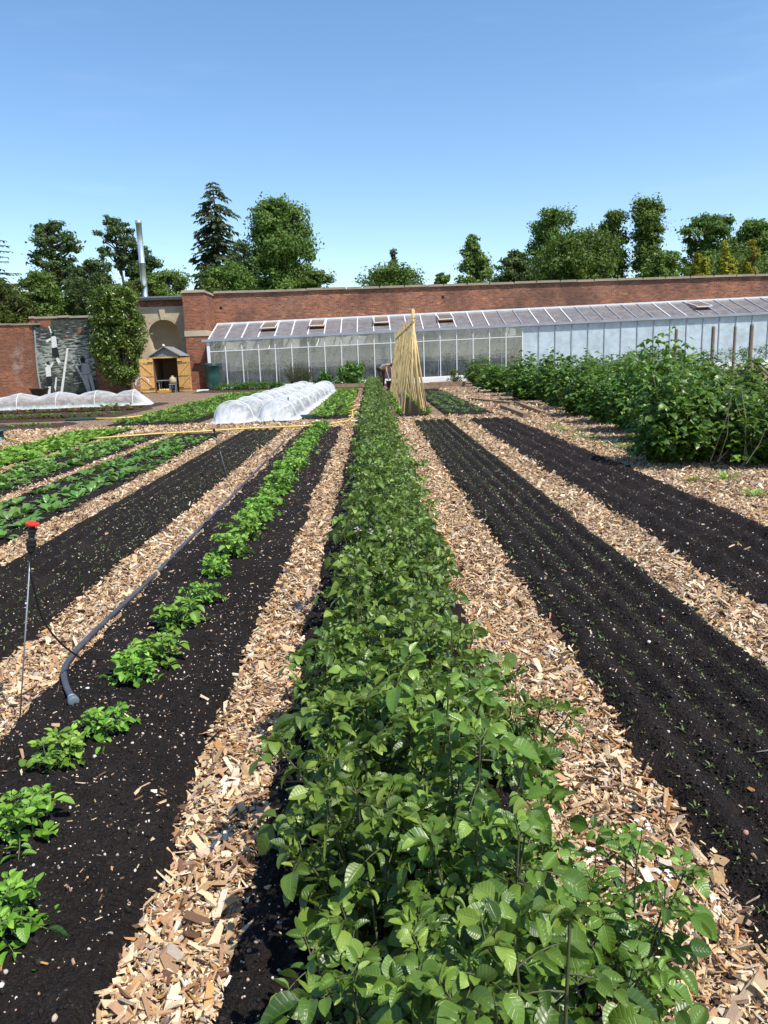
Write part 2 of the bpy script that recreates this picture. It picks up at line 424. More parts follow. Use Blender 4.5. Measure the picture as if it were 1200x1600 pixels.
def net_mat():
    t = NT('insect_netting')
    tr = t.n('ShaderNodeBsdfTransparent'); tr.inputs[0].default_value = (0.95, 0.96, 0.98, 1)
    df = t.n('ShaderNodeBsdfDiffuse'); df.inputs[0].default_value = (0.84, 0.86, 0.88, 1)
    tl = t.n('ShaderNodeBsdfTranslucent'); tl.inputs[0].default_value = (0.8, 0.82, 0.85, 1)
    m = t.n('ShaderNodeMixShader'); m.inputs[0].default_value = 0.35
    t.l(df.outputs[0], m.inputs[1]); t.l(tl.outputs[0], m.inputs[2])
    lw = t.n('ShaderNodeLayerWeight'); lw.inputs[0].default_value = 0.35
    dens = t.attr('tint')
    f = t.math('ADD', t.math('MULTIPLY', lw.outputs['Facing'], 0.42), t.math('MULTIPLY_ADD', dens, 0.75, 0.10), 0)
    cl = t.n('ShaderNodeClamp'); t.l(f, cl.inputs[0]); cl.inputs[2].default_value = 0.97
    m2 = t.n('ShaderNodeMixShader')
    t.l(cl.outputs[0], m2.inputs[0])
    t.l(tr.outputs[0], m2.inputs[1]); t.l(m.outputs[0], m2.inputs[2])
    return t.done(m2.outputs[0])
M['net'] = net_mat()

# ------------------------------------------------------------------ mesh helpers
class G:
    """gathers vertices and faces in arrays; build() links them as ONE mesh object"""
    def __init__(self):
        self.v, self.f, self.uv, self.t, self.n = [], [], [], [], 0
        self.c = []
    def add(self, v, f, uv=None, tint=0.5, tone=None):
        v = np.asarray(v, float).reshape(-1, 3)
        f = np.asarray(f, int)
        self.v.append(v); self.f.append(f + self.n)
        self.uv.append(np.zeros((len(v), 2)) if uv is None else np.asarray(uv, float).reshape(-1, 2))
        self.t.append(np.broadcast_to(np.asarray(tint, float), (len(v),)))
        self.c.append(np.broadcast_to(np.array([0.5, 0.5, 0.5]) if tone is None else np.asarray(tone, float), (len(v), 3)))
        self.n += len(v)
        return self
    def box(self, c, s, rz=0.0, R=None, taper=1.0):
        x, y, z = (q*0.5 for q in s)
        p = np.array([[-x, -y, -z], [x, -y, -z], [x, y, -z], [-x, y, -z],
                      [-x*taper, -y*taper, z], [x*taper, -y*taper, z], [x*taper, y*taper, z], [-x*taper, y*taper, z]])
        if R is not None: p = p @ np.asarray(R).T
        elif rz: p = p @ np.array([[cos(rz), sin(rz), 0], [-sin(rz), cos(rz), 0], [0, 0, 1]])
        return self.add(p + np.asarray(c), [[3, 2, 1, 0], [4, 5, 6, 7], [0, 1, 5, 4], [1, 2, 6, 5], [2, 3, 7, 6], [3, 0, 4, 7]])
    def bar(self, a, b, w, h=None):
        """square bar from a to b"""
        a, b = np.asarray(a, float), np.asarray(b, float)
        d = b-a; L = np.linalg.norm(d); d = d/L
        ref = np.array([0, 0, 1.0]) if abs(d[2]) < 0.9 else np.array([0, 1.0, 0])
        s = np.cross(d, ref); s /= np.linalg.norm(s); u = np.cross(s, d)
        return self.box((a+b)/2, (w, L, h or w), R=np.array([s, d, u]).T)
    def tube(self, pts, rad, n=8, caps=True, tint=0.5):
        pts = np.asarray(pts, float); k = len(pts)
        rad = np.broadcast_to(np.asarray(rad, float), (k,))
        tg = np.gradient(pts, axis=0); tg /= np.linalg.norm(tg, axis=1)[:, None]+1e-12
        ref = np.array([0, 0, 1.0]) if abs(tg[0][2]) < 0.9 else np.array([1.0, 0, 0])
        vs = []
        u = np.cross(ref, tg[0]); u /= np.linalg.norm(u)
        for i in range(k):
            u = u - tg[i]*(u @ tg[i]); u /= np.linalg.norm(u)+1e-12
            w = np.cross(tg[i], u)
            a = np.arange(n)*2*pi/n
            vs.append(pts[i] + rad[i]*(np.cos(a)[:, None]*u + np.sin(a)[:, None]*w))
        vs = np.concatenate(vs)
        i, j = np.meshgrid(np.arange(k-1), np.arange(n), indexing='ij')
        j2 = (j+1) % n
        f = np.stack([i*n+j, i*n+j2, (i+1)*n+j2, (i+1)*n+j], -1).reshape(-1, 4)
        self.add(vs, f, None, tint)
        if caps:
            base = self.n-len(vs)
            self.f.append(np.array([list(range(n-1, -1, -1))])+base)
            self.f.append(np.array([list(range(n))])+base+(k-1)*n)
        return self
    def lathe(self, prof, c, n=24):
        """prof: list of (radius, z)"""
        k = len(prof); a = np.arange(n)*2*pi/n
        vs = np.concatenate([np.stack([r*np.cos(a), r*np.sin(a), np.full(n, z)], 1) for r, z in prof]) + np.asarray(c)
        i, j = np.meshgrid(np.arange(k-1), np.arange(n), indexing='ij'); j2 = (j+1) % n
        self.add(vs, np.stack([i*n+j, i*n+j2, (i+1)*n+j2, (i+1)*n+j], -1).reshape(-1, 4))
        b = self.n-len(vs)
        self.f.append(np.array([list(range(n-1, -1, -1))])+b)
        self.f.append(np.array([list(range(n))])+b+(k-1)*n)
        return self
    def prism(self, poly, y0, y1):
        """polygon in x,z extruded from y0 (front) to y1 (back)"""
        k = len(poly)
        a = np.array([[p[0], y0, p[1]] for p in poly]); b = np.array([[p[0], y1, p[1]] for p in poly])
        self.add(np.concatenate([a, b]), [[i, (i+1) % k, k+(i+1) % k, k+i] for i in range(k)])
        base = self.n-2*k
        self.f.append(np.array([list(range(k-1, -1, -1))])+base)
        self.f.append(np.array([list(range(k))])+base+k)
        return self
    def build(self, name, mat, parent=None, smooth=False, loc=None):
        me = bpy.data.meshes.new(name)
        v = np.concatenate(self.v)
        if loc is not None: v = v - np.asarray(loc, float)
        me.vertices.add(len(v)); me.vertices.foreach_set('co', v.ravel())
        tot = np.concatenate([np.full(len(f), f.shape[1]) for f in self.f])
        idx = np.concatenate([f.ravel() for f in self.f])
        me.loops.add(len(idx)); me.loops.foreach_set('vertex_index', idx)
        me.polygons.add(len(tot))
        st = np.concatenate([[0], np.cumsum(tot)[:-1]])
        me.polygons.foreach_set('loop_start', st); me.polygons.foreach_set('loop_total', tot)
        me.polygons.foreach_set('use_smooth', np.full(len(tot), smooth))
        uv = me.uv_layers.new(name='UVMap')
        uv.data.foreach_set('uv', np.concatenate(self.uv)[idx].ravel())
        at_ = me.attributes.new('tint', 'FLOAT', 'POINT')
        at_.data.foreach_set('value', np.concatenate(self.t).astype(np.float32))
        c = np.concatenate(self.c)
        at_ = me.attributes.new('tone', 'FLOAT_COLOR', 'POINT')
        at_.data.foreach_set('color', np.concatenate([c, np.ones((len(c), 1))], 1).astype(np.float32).ravel())
        me.update(calc_edges=True)
        me.validate()
        if mat: me.materials.append(M[mat])
        o = bpy.data.objects.new(name, me); COL.objects.link(o)
        if parent: o.parent = parent
        if loc is not None: o.location = loc
        return o

def tag(o, label=None, cat=None, group=None, kind=None):
    if label: o['label'] = label
    if cat: o['category'] = cat
    if group: o['group'] = group
    if kind: o['kind'] = kind
    return o
def empty(name, loc=(0, 0, 0), rz=0.0):
    o = bpy.data.objects.new(name, None); COL.objects.link(o)
    o.location = loc; o.rotation_euler = (0, 0, rz)
    o.empty_display_size = 0.2
    return o
def copy_tree(o, parent=None):
    c = o.copy(); COL.objects.link(c); c.parent = parent
    for ch in list(o.children): copy_tree(ch, c)
    return c

# value noise, vectorised
def _h(ix, iy, seed):
    n = (ix*374761393 + iy*668265263 + seed*974711) & 0xFFFFFFFF
    n = ((n ^ (n >> 13))*1274126177) & 0xFFFFFFFF
    return ((n ^ (n >> 16)) & 0xFFFF)/65535.0
def vnoise(x, y, seed=0):
    x = np.asarray(x, float); y = np.asarray(y, float)
    ix, iy = np.floor(x).astype(np.int64), np.floor(y).astype(np.int64)
    fx, fy = x-ix, y-iy
    fx = fx*fx*(3-2*fx); fy = fy*fy*(3-2*fy)
    a, b = _h(ix, iy, seed), _h(ix+1, iy, seed)
    c, d = _h(ix, iy+1, seed), _h(ix+1, iy+1, seed)
    return (a*(1-fx)+b*fx)*(1-fy)+(c*(1-fx)+d*fx)*fy
def fbm(x, y, o=4, seed=0):
    r, a, s = 0, 0.5, 1.0
    for i in range(o):
        r = r + a*vnoise(x*s, y*s, seed+i); a *= 0.5; s *= 2.03
    return r

def unit(v):
    return v/(np.linalg.norm(v, axis=-1, keepdims=True)+1e-12)

def prof_ovate(s): return np.sin(pi*np.clip(s, 0, 1)**0.78)**0.72*(1-0.12*s)
def prof_round(s): return np.sin(pi*np.clip(s, 0, 1)**0.95)**0.6
def prof_spoon(s): return np.where(s < 0.28, 0.10, np.sin(pi*np.clip((s-0.2)/0.8, 0, 1)**0.85)**0.75)
def prof_lance(s): return np.sin(pi*np.clip(s, 0, 1)**0.8)
def prof_obov(s): return 0.16+np.sin(pi*np.clip(s, 0, 1)**1.5)**0.7*0.9*(s < 0.999)

def leaves(g, B, D, N, L, W, droop=0.6, fold=0.25, tint=0.5, ns=5, nt=4, prof=prof_ovate, wave=0.0):
    """many leaf blades at once: B base, D direction, N upper normal (arrays)"""
    B = np.asarray(B, float).reshape(-1, 3); k = len(B)
    D = unit(np.asarray(D, float).reshape(-1, 3)); N = np.asarray(N, float).reshape(-1, 3)
    N = unit(N - D*np.sum(N*D, 1, keepdims=True))
    S = np.cross(D, N)
    ex = lambda q: np.broadcast_to(np.asarray(q, float), (k,))
    L, W, droop, fold, tint = ex(L), ex(W), ex(droop), ex(fold), ex(tint)
    s = np.linspace(0, 1, ns+1); t = np.linspace(-1, 1, nt+1)
    ph = -droop[:, None]*s[None]                                # k,ns+1
    tx, tn = np.cos(ph), np.sin(ph)
    cx = np.concatenate([np.zeros((k, 1)), np.cumsum((tx[:, 1:]+tx[:, :-1])/2/ns, 1)], 1)*L[:, None]
    cn = np.concatenate([np.zeros((k, 1)), np.cumsum((tn[:, 1:]+tn[:, :-1])/2/ns, 1)], 1)*L[:, None]
    hw = prof(s)[None]*W[:, None]*0.5
    lat = hw[:, :, None]*t[None, None]*np.cos(fold)[:, None, None]
    ris = hw[:, :, None]*np.abs(t)[None, None]*np.sin(fold)[:, None, None]
    if wave:
        ph0 = RNG.uniform(0, 6.28, k)
        ris = ris + wave*W[:, None, None]*np.sin(s[None, :, None]*11+ph0[:, None, None]+t[None, None]*1.3)*np.abs(t)[None, None]
    nx, nn = -tn, tx
    ax = cx[:, :, None]+nx[:, :, None]*ris
    an = cn[:, :, None]+nn[:, :, None]*ris
    P = B[:, None, None]+D[:, None, None]*ax[..., None]+N[:, None, None]*an[..., None]+S[:, None, None]*lat[..., None]
    m = (ns+1)*(nt+1)
    i, j = np.meshgrid(np.arange(ns), np.arange(nt), indexing='ij')
    a = (i*(nt+1)+j).ravel(); q = np.stack([a, a+1, a+nt+2, a+nt+1], 1)
    F = (q[None]+(np.arange(k)*m)[:, None, None]).reshape(-1, 4)
    uv = np.stack(np.broadcast_arrays((t[None, :]+1)/2, s[:, None]), -1).reshape(-1, 2)
    g.add(P.reshape(-1, 3), F, np.tile(uv, (k, 1)), np.repeat(tint, m))
    return g

# ================================================================== SETTING: ground
g = G()
g.add([[-400, -60, -0.02], [400, -60, -0.02], [400, 900, -0.02], [-400, 900, -0.02]], [[0, 1, 2, 3]])
tag(g.build('ground', 'grass'), kind='structure')

def sheet(name, x0, x1, ys, nx, zf, mat, kind='structure', smooth=True):
    xs = np.linspace(x0, x1, nx)
    X, Y = np.meshgrid(xs, ys)
    Z = zf(X, Y)
    k = len(ys)
    i, j = np.meshgrid(np.arange(k-1), np.arange(nx-1), indexing='ij')
    a = (i*nx+j).ravel()
    o = G().add(np.stack([X, Y, Z], -1).reshape(-1, 3), np.stack([a, a+1, a+nx+1, a+nx], 1)).build(name, mat, None, smooth)
    return tag(o, kind=kind)
def ysteps(y0, y1, k=0.010, mn=0.02):
    out = [y0]
    while out[-1] < y1:
        out.append(out[-1]+max(mn, k*abs(out[-1])))
    out[-1] = y1
    return np.array(out)

sheet('wood_chip_path', -24, 34, np.concatenate([np.arange(-3, 20, 0.25), np.arange(20, 47.5, 0.5)]), 120,
      lambda X, Y: 0.018*fbm(X*1.7, Y*1.7, 3, 3)-0.006, 'mulch')

BEDZ = {}
def bed(name, x0, x1, y0, y1, h=0.055, furrows=0, mat='soil', seed=0, rough=1.0, res=0.0145, along_x=False):
    ys = ysteps(y0, y1, 0.006, 0.0125) if res < .05 else ysteps(y0, y1)
    nx = max(8, int((x1-x0)/res)+1)
    def zf(X, Y):
        wob = 0.10*(fbm(X*0+seed, Y*2.3, 4, seed)-0.5)+0.05*(fbm(X*0+seed, Y*9, 3, seed+31)-0.5)
        e = np.minimum(np.minimum(X-x0+wob, x1-X+wob), np.minimum(Y-y0, y1-Y))
        m = np.clip(e/0.10, 0, 1); m = m*m*(3-2*m)
        z = -0.03+(h+0.035)*m
        z = z + rough*m*(0.034*(fbm(X*9, Y*9, 3, seed+5)-0.5)+0.040*(np.clip(fbm(X*24, Y*24, 3, seed+9), .3, 1)-0.4))
        if furrows:
            u = (X-x0)/(x1-x0)*furrows if not along_x else (Y-y0)/(y1-y0)*furrows
            u = u+0.10*(fbm(X*0, Y*1.1, 2, seed+2)-0.5)
            z = z + m*0.021*np.cos(u*2*pi)
        return z
    BEDZ[seed] = (x0, x1, zf)
    return sheet(name, x0, x1, ys, nx, zf, mat)
BEDS = dict(potato=(-0.40, 0.46), r1=(0.86, 1.70), r2=(2.03, 3.06), l1=(-1.49, -0.62), l2=(-2.68, -1.79), l3=(-3.95, -2.98),
            l4=(-5.10, -4.12), l5=(-6.35, -5.30))
ENDY = dict(potato=38.5, r1=16.9, r2=16.9, l1=16.1, l2=15.9, l3=15.6, l4=15.6, l5=17.2)
for i, (k, (a, b)) in enumerate(BEDS.items()):
    bed('soil_bed', a-.045, b+.045, 0.2 if abs(a) < 3.2 else 3.0, ENDY[k], 0.055, {'r1': 6, 'l2': 7, 'r2': 5}.get(k, 0), 'soil', 20+i,
        {'r2': 1.25, 'r1': .75, 'l2': .75}.get(k, 1.0))
for i, (a, b, y0, y1, mt) in enumerate([(-6.5, -4.2, 18.2, 36.5, 'soil'), (-3.85, -1.75, 17.4, 35, 'brown_soil'), (-1.6, -0.55, 18.6, 36.5, 'soil'),
                                    (0.62, 1.45, 18.1, 36, 'soil'), (1.72, 2.95, 18.0, 34, 'soil'),
                                    (-16, -7.6, 18.3, 20.2, 'brown_soil'), (-16, -7.3, 21.2, 26.3, 'brown_soil'), (-17, -7.6, 26.5, 29.6, 'brown_soil'),
                                    (-9, 2.0, 38.6, 43.2, 'brown_soil'), (3.1, 9, 22, 43, 'mulch')]):
    bed('soil_bed', a, b, y0, y1, 0.05, 0, mt, 50+i, 1.0, 0.08)

def soil_z(x, y):
    x = np.asarray(x, float); y = np.asarray(y, float); z = np.full(x.shape, -0.03)
    for k, (a, b, f) in BEDZ.items():
        if k < 40:
            m = (x > a) & (x < b)
            if m.any(): z[m] = f(x[m], y[m])
    return z
# ================================================================== walls
WY = 46.7
def quad_box(g, x0, x1, y0, y1, z0, z1): return g.box(((x0+x1)/2, (y0+y1)/2, (z0+z1)/2), (x1-x0, y1-y0, z1-z0))
wall = quad_box(G(), -9.6, 60, WY, WY+0.5, -0.3, 5.42).build('brick_wall', 'brick')
tag(wall, 'long tall red brick garden wall behind the lean-to greenhouse', 'wall')
g = G()
xx = -9.05
while xx < 60:
    w_ = random.uniform(0.9, 1.6)
    g.box((xx+w_/2, WY+0.22+random.uniform(-.01, .01), 5.505+random.uniform(-.012, .012)), (w_-0.012, 0.66, 0.13), taper=0.93)
    xx += w_
g.build('coping', 'coping', wall)
quad_box(G(), -9.05, 60, WY-0.03, WY-0.002, 5.34, 5.425).build('string_course', 'brick', wall)
for zx, zz in ((-8.75, 4.55), (4.3, 4.75)):
    quad_box(G(), zx, zx+0.16, WY-0.01, WY+0.02, zz, zz+0.16).build('putlog_hole', 'paint_black', wall)

pier = quad_box(G(), -10.25, -9.08, 44.0, 46.69, -0.3, 5.30).build('brick_pier', 'brick_pier')
tag(pier, 'square red brick pier with stone cap beside the shed and green water butt', 'pier')
G().box((-9.665, 45.33, 5.37), (1.29, 2.80, 0.14), taper=0.95).build('cap_stone', 'coping', pier)
quad_box(G(), -10.28, -9.05, 43.965, 46.68, 2.96, 3.27).build('stone_band', 'lime', pier)

# wall with the arched niche
nx0, nx1, ny, acx, acz, ar = -13.75, -10.26, 45.5, -11.80, 3.08, 0.92
NZ = 4.72
A = [(acx-ar, 0.0), (acx-ar, 1.5)] + [(acx-ar*cos(t), acz+ar*sin(t)) for t in np.linspace(0, pi, 25)] + [(acx+ar, 1.5), (acx+ar, 0.0)]
def outer(p):
    x, z = p
    dx, dz = x-acx, z-acz
    if z <= acz: return (nx0 if dx < 0 else nx1, z)
    sx = ((nx1 if dx > 0 else nx0)-acx)/dx if abs(dx) > 1e-6 else 1e9
    sz = (NZ-acz)/dz if dz > 1e-6 else 1e9
    q = min(sx, sz)
    return (acx+dx*q, acz+dz*q)
Oo = [outer(p) for p in A]
g = G()
k = len(A)
V = [[p[0], ny, p[1]] for p in A]+[[p[0], ny, p[1]] for p in Oo]+[[p[0], ny+0.12, p[1]] for p in A]
g.add(V, [[i, i+1, k+i+1, k+i] for i in range(k-1)]+[[i+1, i, 2*k+i, 2*k+i+1] for i in range(k-1)])
# two corner fillers of the stone face
for cx in (nx0, nx1):
    qs = [o for o in Oo if abs(o[0]-cx) < 1e-6 and o[1] > acz]
    ts = [o for o in Oo if abs(o[1]-NZ) < 1e-6 and (o[0]-acx)*(cx-acx) > 0]
    if qs and ts:
        a_ = max(qs, key=lambda p: p[1]); b_ = max(ts, key=lambda p: abs(p[0]-acx))
        g.add([[a_[0], ny, a_[1]], [cx, ny, NZ], [b_[0], ny, NZ]], [[0, 1, 2]])
niche = g.build('niche_wall', 'lime')
tag(niche, 'stone faced wall with a tall arched niche behind the small shed', 'wall')
# concave apse
nu, nv = 20, 10
vs = []; fs = []
for zz in (0.0, 0.8, 1.6, 2.4, acz):
    for i in range(nu+1):
        a = pi*i/nu
        vs.append([acx-ar*cos(a), ny+0.12+ar*0.9*sin(a), zz])
for j in range(1, nv+1):
    b = (pi/2)*j/nv
    for i in range(nu+1):
        a = pi*i/nu
        vs.append([acx-ar*cos(a)*cos(b), ny+0.12+ar*0.9*sin(a)*cos(b), acz+ar*sin(b)])
rows = 5+nv
for j in range(rows-1):
    for i in range(nu):
        p = j*(nu+1)+i
        fs.append([p, p+1, p+nu+2, p+nu+1])
G().add(vs, fs).build('apse', 'lime', niche, True)
ring = G()
for i in range(24):
    t0, t1 = pi*i/24+0.006, pi*(i+1)/24-0.006
    if i in (11, 12): continue
    ring.prism([(acx-ar*1.0*cos(t), acz+ar*1.0*sin(t)) for t in (t0, t1)]+[(acx-ar*1.2*cos(t), acz+ar*1.2*sin(t)) for t in (t1, t0)], ny-0.03, ny+0.02)
ring.build('arch_ring', 'lime', niche)
G().prism([(acx-0.10, acz+ar-0.02), (acx+0.10, acz+ar-0.02), (acx+0.19, NZ-0.02), (acx-0.19, NZ-0.02)], ny-0.09, ny+0.02).build('keystone', 'lime', niche)
for sx in (-1, 1):
    g = G().box((acx+sx*(ar+0.14), ny-0.02, acz-0.12), (0.28, 0.10, 0.16))
    g.build('impost', 'lime', niche)
quad_box(G(), nx0, nx1, ny+0.02, ny+0.5, NZ+0.002, 5.06).build('brick_band', 'brick', niche)
quad_box(G(), nx0-0.1, nx1, ny-0.28, ny+2.5, 5.20, 5.28).build('flat_roof', 'felt', niche)
quad_box(G(), nx0-0.1, nx1, ny-0.30, ny+0.30, 5.06, 5.195).build('fascia', 'bench', niche)
G().tube([(nx1-0.08, ny-0.10, 5.1), (nx1-0.08, ny-0.10, 0.0)], 0.045, 10).build('downpipe', 'black_plastic', niche)

low = G()
quad_box(low, -40, -18.38, 43.0, 43.45, -0.2, 3.82)
lw = low.build('low_brick_wall', 'brick_left')
tag(lw, 'lower orange brick wall with a pale worn patch at the left edge', 'wall')
g = G(); xx = -40
while xx < -18.5:
    w_ = random.uniform(0.5, 1.0); g.box((xx+w_/2, 43.22, 3.86+random.uniform(-.02, .02)), (w_-.01, 0.55, 0.09)); xx += w_
g.build('coping', 'coping', lw)
mw = quad_box(quad_box(G(), -18.378, -13.4, 43.05, 43.5, -0.2, 4.12), -13.85, -13.45, 43.51, 46.5, -0.2, 4.12).build('rough_brick_wall', 'brick_left')
tag(mw, 'short taller wall section that carries the painted mural beside the big green bush', 'wall')
g = G(); xx = -18.37
while xx < -13.9:
    w_ = random.uniform(0.3, 0.7); g.box((xx+w_/2, 43.26, 4.17+random.uniform(-.03, .03)), (w_-.01, 0.55, 0.11), taper=0.9); xx += w_
g.build('coping', 'coping', mw)
# the mural: painted bricks with three workers and a ladder, all flat paint on the wall
MY = 43.03
mur = quad_box(G(), -18.25, -15.05, MY, 43.048, 0.0, 4.1).build('wall_mural', 'brick_mural')
tag(mur, 'black and white painted mural of three workers climbing and pushing a ladder on the wall', 'mural')
def mp(x, y):
    p = at(x/5.0, 440+y/5.0, MY); return (p[0], p[2])
def paint(name, polys, mat, d):
    for q in polys:
        G().prism([mp(*p) for p in q], MY-0.004-d*0.002, MY-0.0005).build(name, mat, mur)
paint('painted_clothing', [[(405, 515), (447, 512), (466, 590), (445, 606), (425, 585), (408, 600)],
                           [(360, 742), (400, 740), (412, 780), (400, 830), (372, 838)], [(620, 600), (650, 585), (668, 605), (660, 632), (630, 634)],
                           [(405, 400), (420, 396), (430, 415), (420, 430), (404, 425)], [(362, 628), (380, 622), (388, 640), (372, 652)]], 'paint_black', 1)
paint('painted_figure', [[(400, 432), (422, 425), (437, 430), (447, 512), (405, 518)], [(384, 362), (396, 368), (404, 400), (396, 404)],
                         [(362, 455), (395, 440), (405, 452), (372, 474), (358, 470)], [(436, 600), (452, 592), (478, 632), (456, 642)],
                         [(378, 348), (392, 352), (390, 366), (380, 362)]], 'paint_white', 2)
paint('painted_figure', [[(352, 660), (372, 648), (395, 660), (400, 738), (362, 744)], [(388, 655), (412, 628), (420, 634), (400, 675)],
                         [(354, 640), (362, 640), (366, 665), (354, 668)], [(376, 822), (398, 818), (394, 878), (374, 880)], [(425, 830), (436, 745), (445, 750), (436, 860)]], 'paint_white', 2)
paint('painted_figure', [[(636, 642), (698, 636), (706, 718), (644, 724)], [(612, 600), (622, 592), (640, 650), (628, 655)],
                         [(676, 600), (690, 610), (700, 650), (684, 640)], [(650, 726), (682, 726), (712, 868), (690, 868)], [(686, 724), (716, 720), (748, 868), (726, 868)]], 'paint_grey', 2)
paint('painted_ladder', [[(520, 522), (536, 516), (490, 880), (470, 880)]], 'paint_white', 3)
paint('painted_ladder', [[(530, 560), (542, 560), (655, 745), (702, 865), (686, 868), (640, 755)]], 'paint_grey', 3)
paint('painted_post', [[(264, 380), (276, 380), (300, 700), (330, 880), (318, 882), (286, 690)]], 'paint_grey', 3)

chim = G().lathe([(0.20, -0.2), (0.22, -0.2), (0.23, 3.0), (0.23, 5.9), (0.25, 5.92), (0.25, 6.0), (0.225, 6.02), (0.225, 8.9), (0.245, 8.92), (0.245, 9.0), (0.22, 9.02), (0.21, 11.7), (0.24, 11.72), (0.24, 11.95), (0.2, 11.95)], (-16.75, 60, 0), 20).build('steel_flue', 'chimney', None, True)
tag(chim, 'tall shiny steel flue pipe rising behind the flat roof', 'chimney')

# ================================================================== lean-to greenhouse
gh = empty('greenhouse', (-8.9, 43.5, 0))
tag(gh, 'long white lean-to greenhouse, clear glass on the left and whitewashed on the right', 'greenhouse')
def P(g, name, mat, smooth=False):
    o = g.build(name, mat, None, smooth); o.parent = gh
    o.matrix_parent_inverse = Matrix.Translation((8.9, -43.5, 0))
    return o
BAY = 0.913
NB = 43
X0 = -8.9
dz = lambda x: 0.0160*(x-X0)
xk = [X0+BAY*k for k in range(NB+1)]
FY, RY = 43.5, 46.45
EZ, RZ = 2.66, 3.66
XS = 18      # bays left of this are clear
def slab(g, x0, x1, y0, z0, y1, z1, th=0.006):
    """thin sloping pane between (y0,z0) and (y1,z1) following the rise of the house"""
    n = np.array([0, -(z1-z0), (y1-y0)]); n = n/np.linalg.norm(n)*th
    c = [np.array([x, y, z+dz(x)]) for x, y, z in ((x0, y0, z0), (x1, y0, z0), (x1, y1, z1), (x0, y1, z1))]
    g.add(c+[q+n for q in c], [[0, 3, 2, 1], [4, 5, 6, 7], [0, 1, 5, 4], [1, 2, 6, 5], [2, 3, 7, 6], [3, 0, 4, 7]])
    return g
VENTS = {3, 6, 10, 14, 30}
for k in range(NB):
    a, b = xk[k]+0.022, xk[k+1]-0.022
    clear = k <= XS
    P(slab(G(), a, b, FY, 0.12, FY+0.001, EZ-0.06), 'glass_pane', 'glass' if clear else 'shaded_glass')
    if k in VENTS:
        m_ = (FY+RY)/2
        P(slab(G(), a, b, FY+0.02, EZ+0.06, FY+1.0, EZ+0.06+(RZ-EZ)*0.33), 'roof_pane', 'roof_glass')
        v = P(slab(G(), a, b, FY+0.98, EZ+0.62, RY, RZ, 0.012), 'roof_vent', 'vent_glass')
        f = G()
        for x in (a+0.02, b-0.02): f.bar((x, FY+0.96, EZ+0.63+dz(x)), (x, RY, RZ+0.012+dz(x)), 0.05, 0.04)
        f.bar((a, FY+0.97, EZ+0.60+dz(a)), (b, FY+0.97, EZ+0.60+dz(b)), 0.05)
        fo = f.build('vent_frame', 'white_metal', v)
    else:
        P(slab(G(), a, b, FY+0.02, EZ+0.06, RY, RZ), 'roof_pane', 'roof_glass')
fr = G(); fg = G()
for k in range(NB+1):
    x = xk[k]
    w_ = 0.045
    tgt = fr if k <= XS+1 else fg
    tgt.bar((x, FY-0.012, 0.1+dz(x)), (x, FY-0.012, EZ-0.03+dz(x)), w_, 0.06)
    tgt2 = fr if (k <= 17 or k in (20, 21, 22, 28, 29, 36)) else fg
    tgt2.bar((x, FY, EZ+0.075+dz(x)), (x, RY, RZ+0.025+dz(x)), 0.05, 0.05)
xe = xk[-1]
fr.bar((X0, RY, RZ+0.04), (xe, RY, RZ+0.04+dz(xe)), 0.10, 0.10)
fr.bar((X0, FY-0.02, 0.07), (xe, FY-0.02, 0.07+dz(xe)), 0.10, 0.12)
xm = xk[XS+1]
fr.bar((X0, FY-0.01, 2.08), (xm, FY-0.01, 2.08+dz(xm)), 0.03, 0.04)
fr.bar((X0-0.02, FY-0.01, 0.0), (X0-0.02, FY-0.01, EZ), 0.16, 0.10)
P(fr, 'white_frame', 'white_metal'); P(fg, 'grey_glazing_bars', 'grey_metal')
gu = G().bar((X0-0.35, FY-0.09, EZ+0.02), (xe, FY-0.09, EZ+0.02+dz(xe)), 0.14, 0.13)
P(gu, 'gutter', 'grey_metal')
P(G().bar((X0, FY+0.02, -0.12), (xe, FY+0.02, -0.12+dz(xe)), 0.24, 0.40), 'dwarf_wall', 'whitewash')
gl_ = G(); slab(gl_, X0, X0+0.001, FY, 0.1, RY, 0.1)
g = G().add([[X0, FY, 0.1], [X0, RY, 0.1], [X0, RY, RZ], [X0, FY, EZ]], [[0, 1, 2, 3]])
P(g, 'end_glass', 'glass')
P(G().bar((X0+0.05, 46.63, 1.45), (xe, 46.63, 1.45+dz(xe)), 0.06, 2.75), 'back_panel', 'inner_wall')
b = G().bar((X0+0.3, 45.6, 0.92), (xe, 45.6, 0.92+dz(xe)), 1.3, 0.06)
P(b, 'staging_top', 'bench')
b = G()
for k in range(0, XS+3):
    for q in range(4):
        x = xk[k]+0.11+q*0.228
        b.box((x, 44.93, 0.45+dz(x)), (0.19, 0.02, 0.9))
P(b, 'staging_front', 'bench')
for k in range(0, NB, 2):
    x = xk[k]
    P(G().bar((x, 44.9, 0.0), (x, 44.9, 2.95+dz(x)), 0.05), 'inner_post', 'white_metal')
    P(G().bar((x, FY+0.08, 2.2+dz(x)), (x, 46.5, 2.75+dz(x)), 0.04), 'tie_bar', 'white_metal')
    if k % 4 == 0: P(G().bar((x+0.03, 44.9, 1.9+dz(x)), (x+0.9, 44.9, 2.75+dz(x)), 0.05), 'diagonal_strut', 'white_metal')
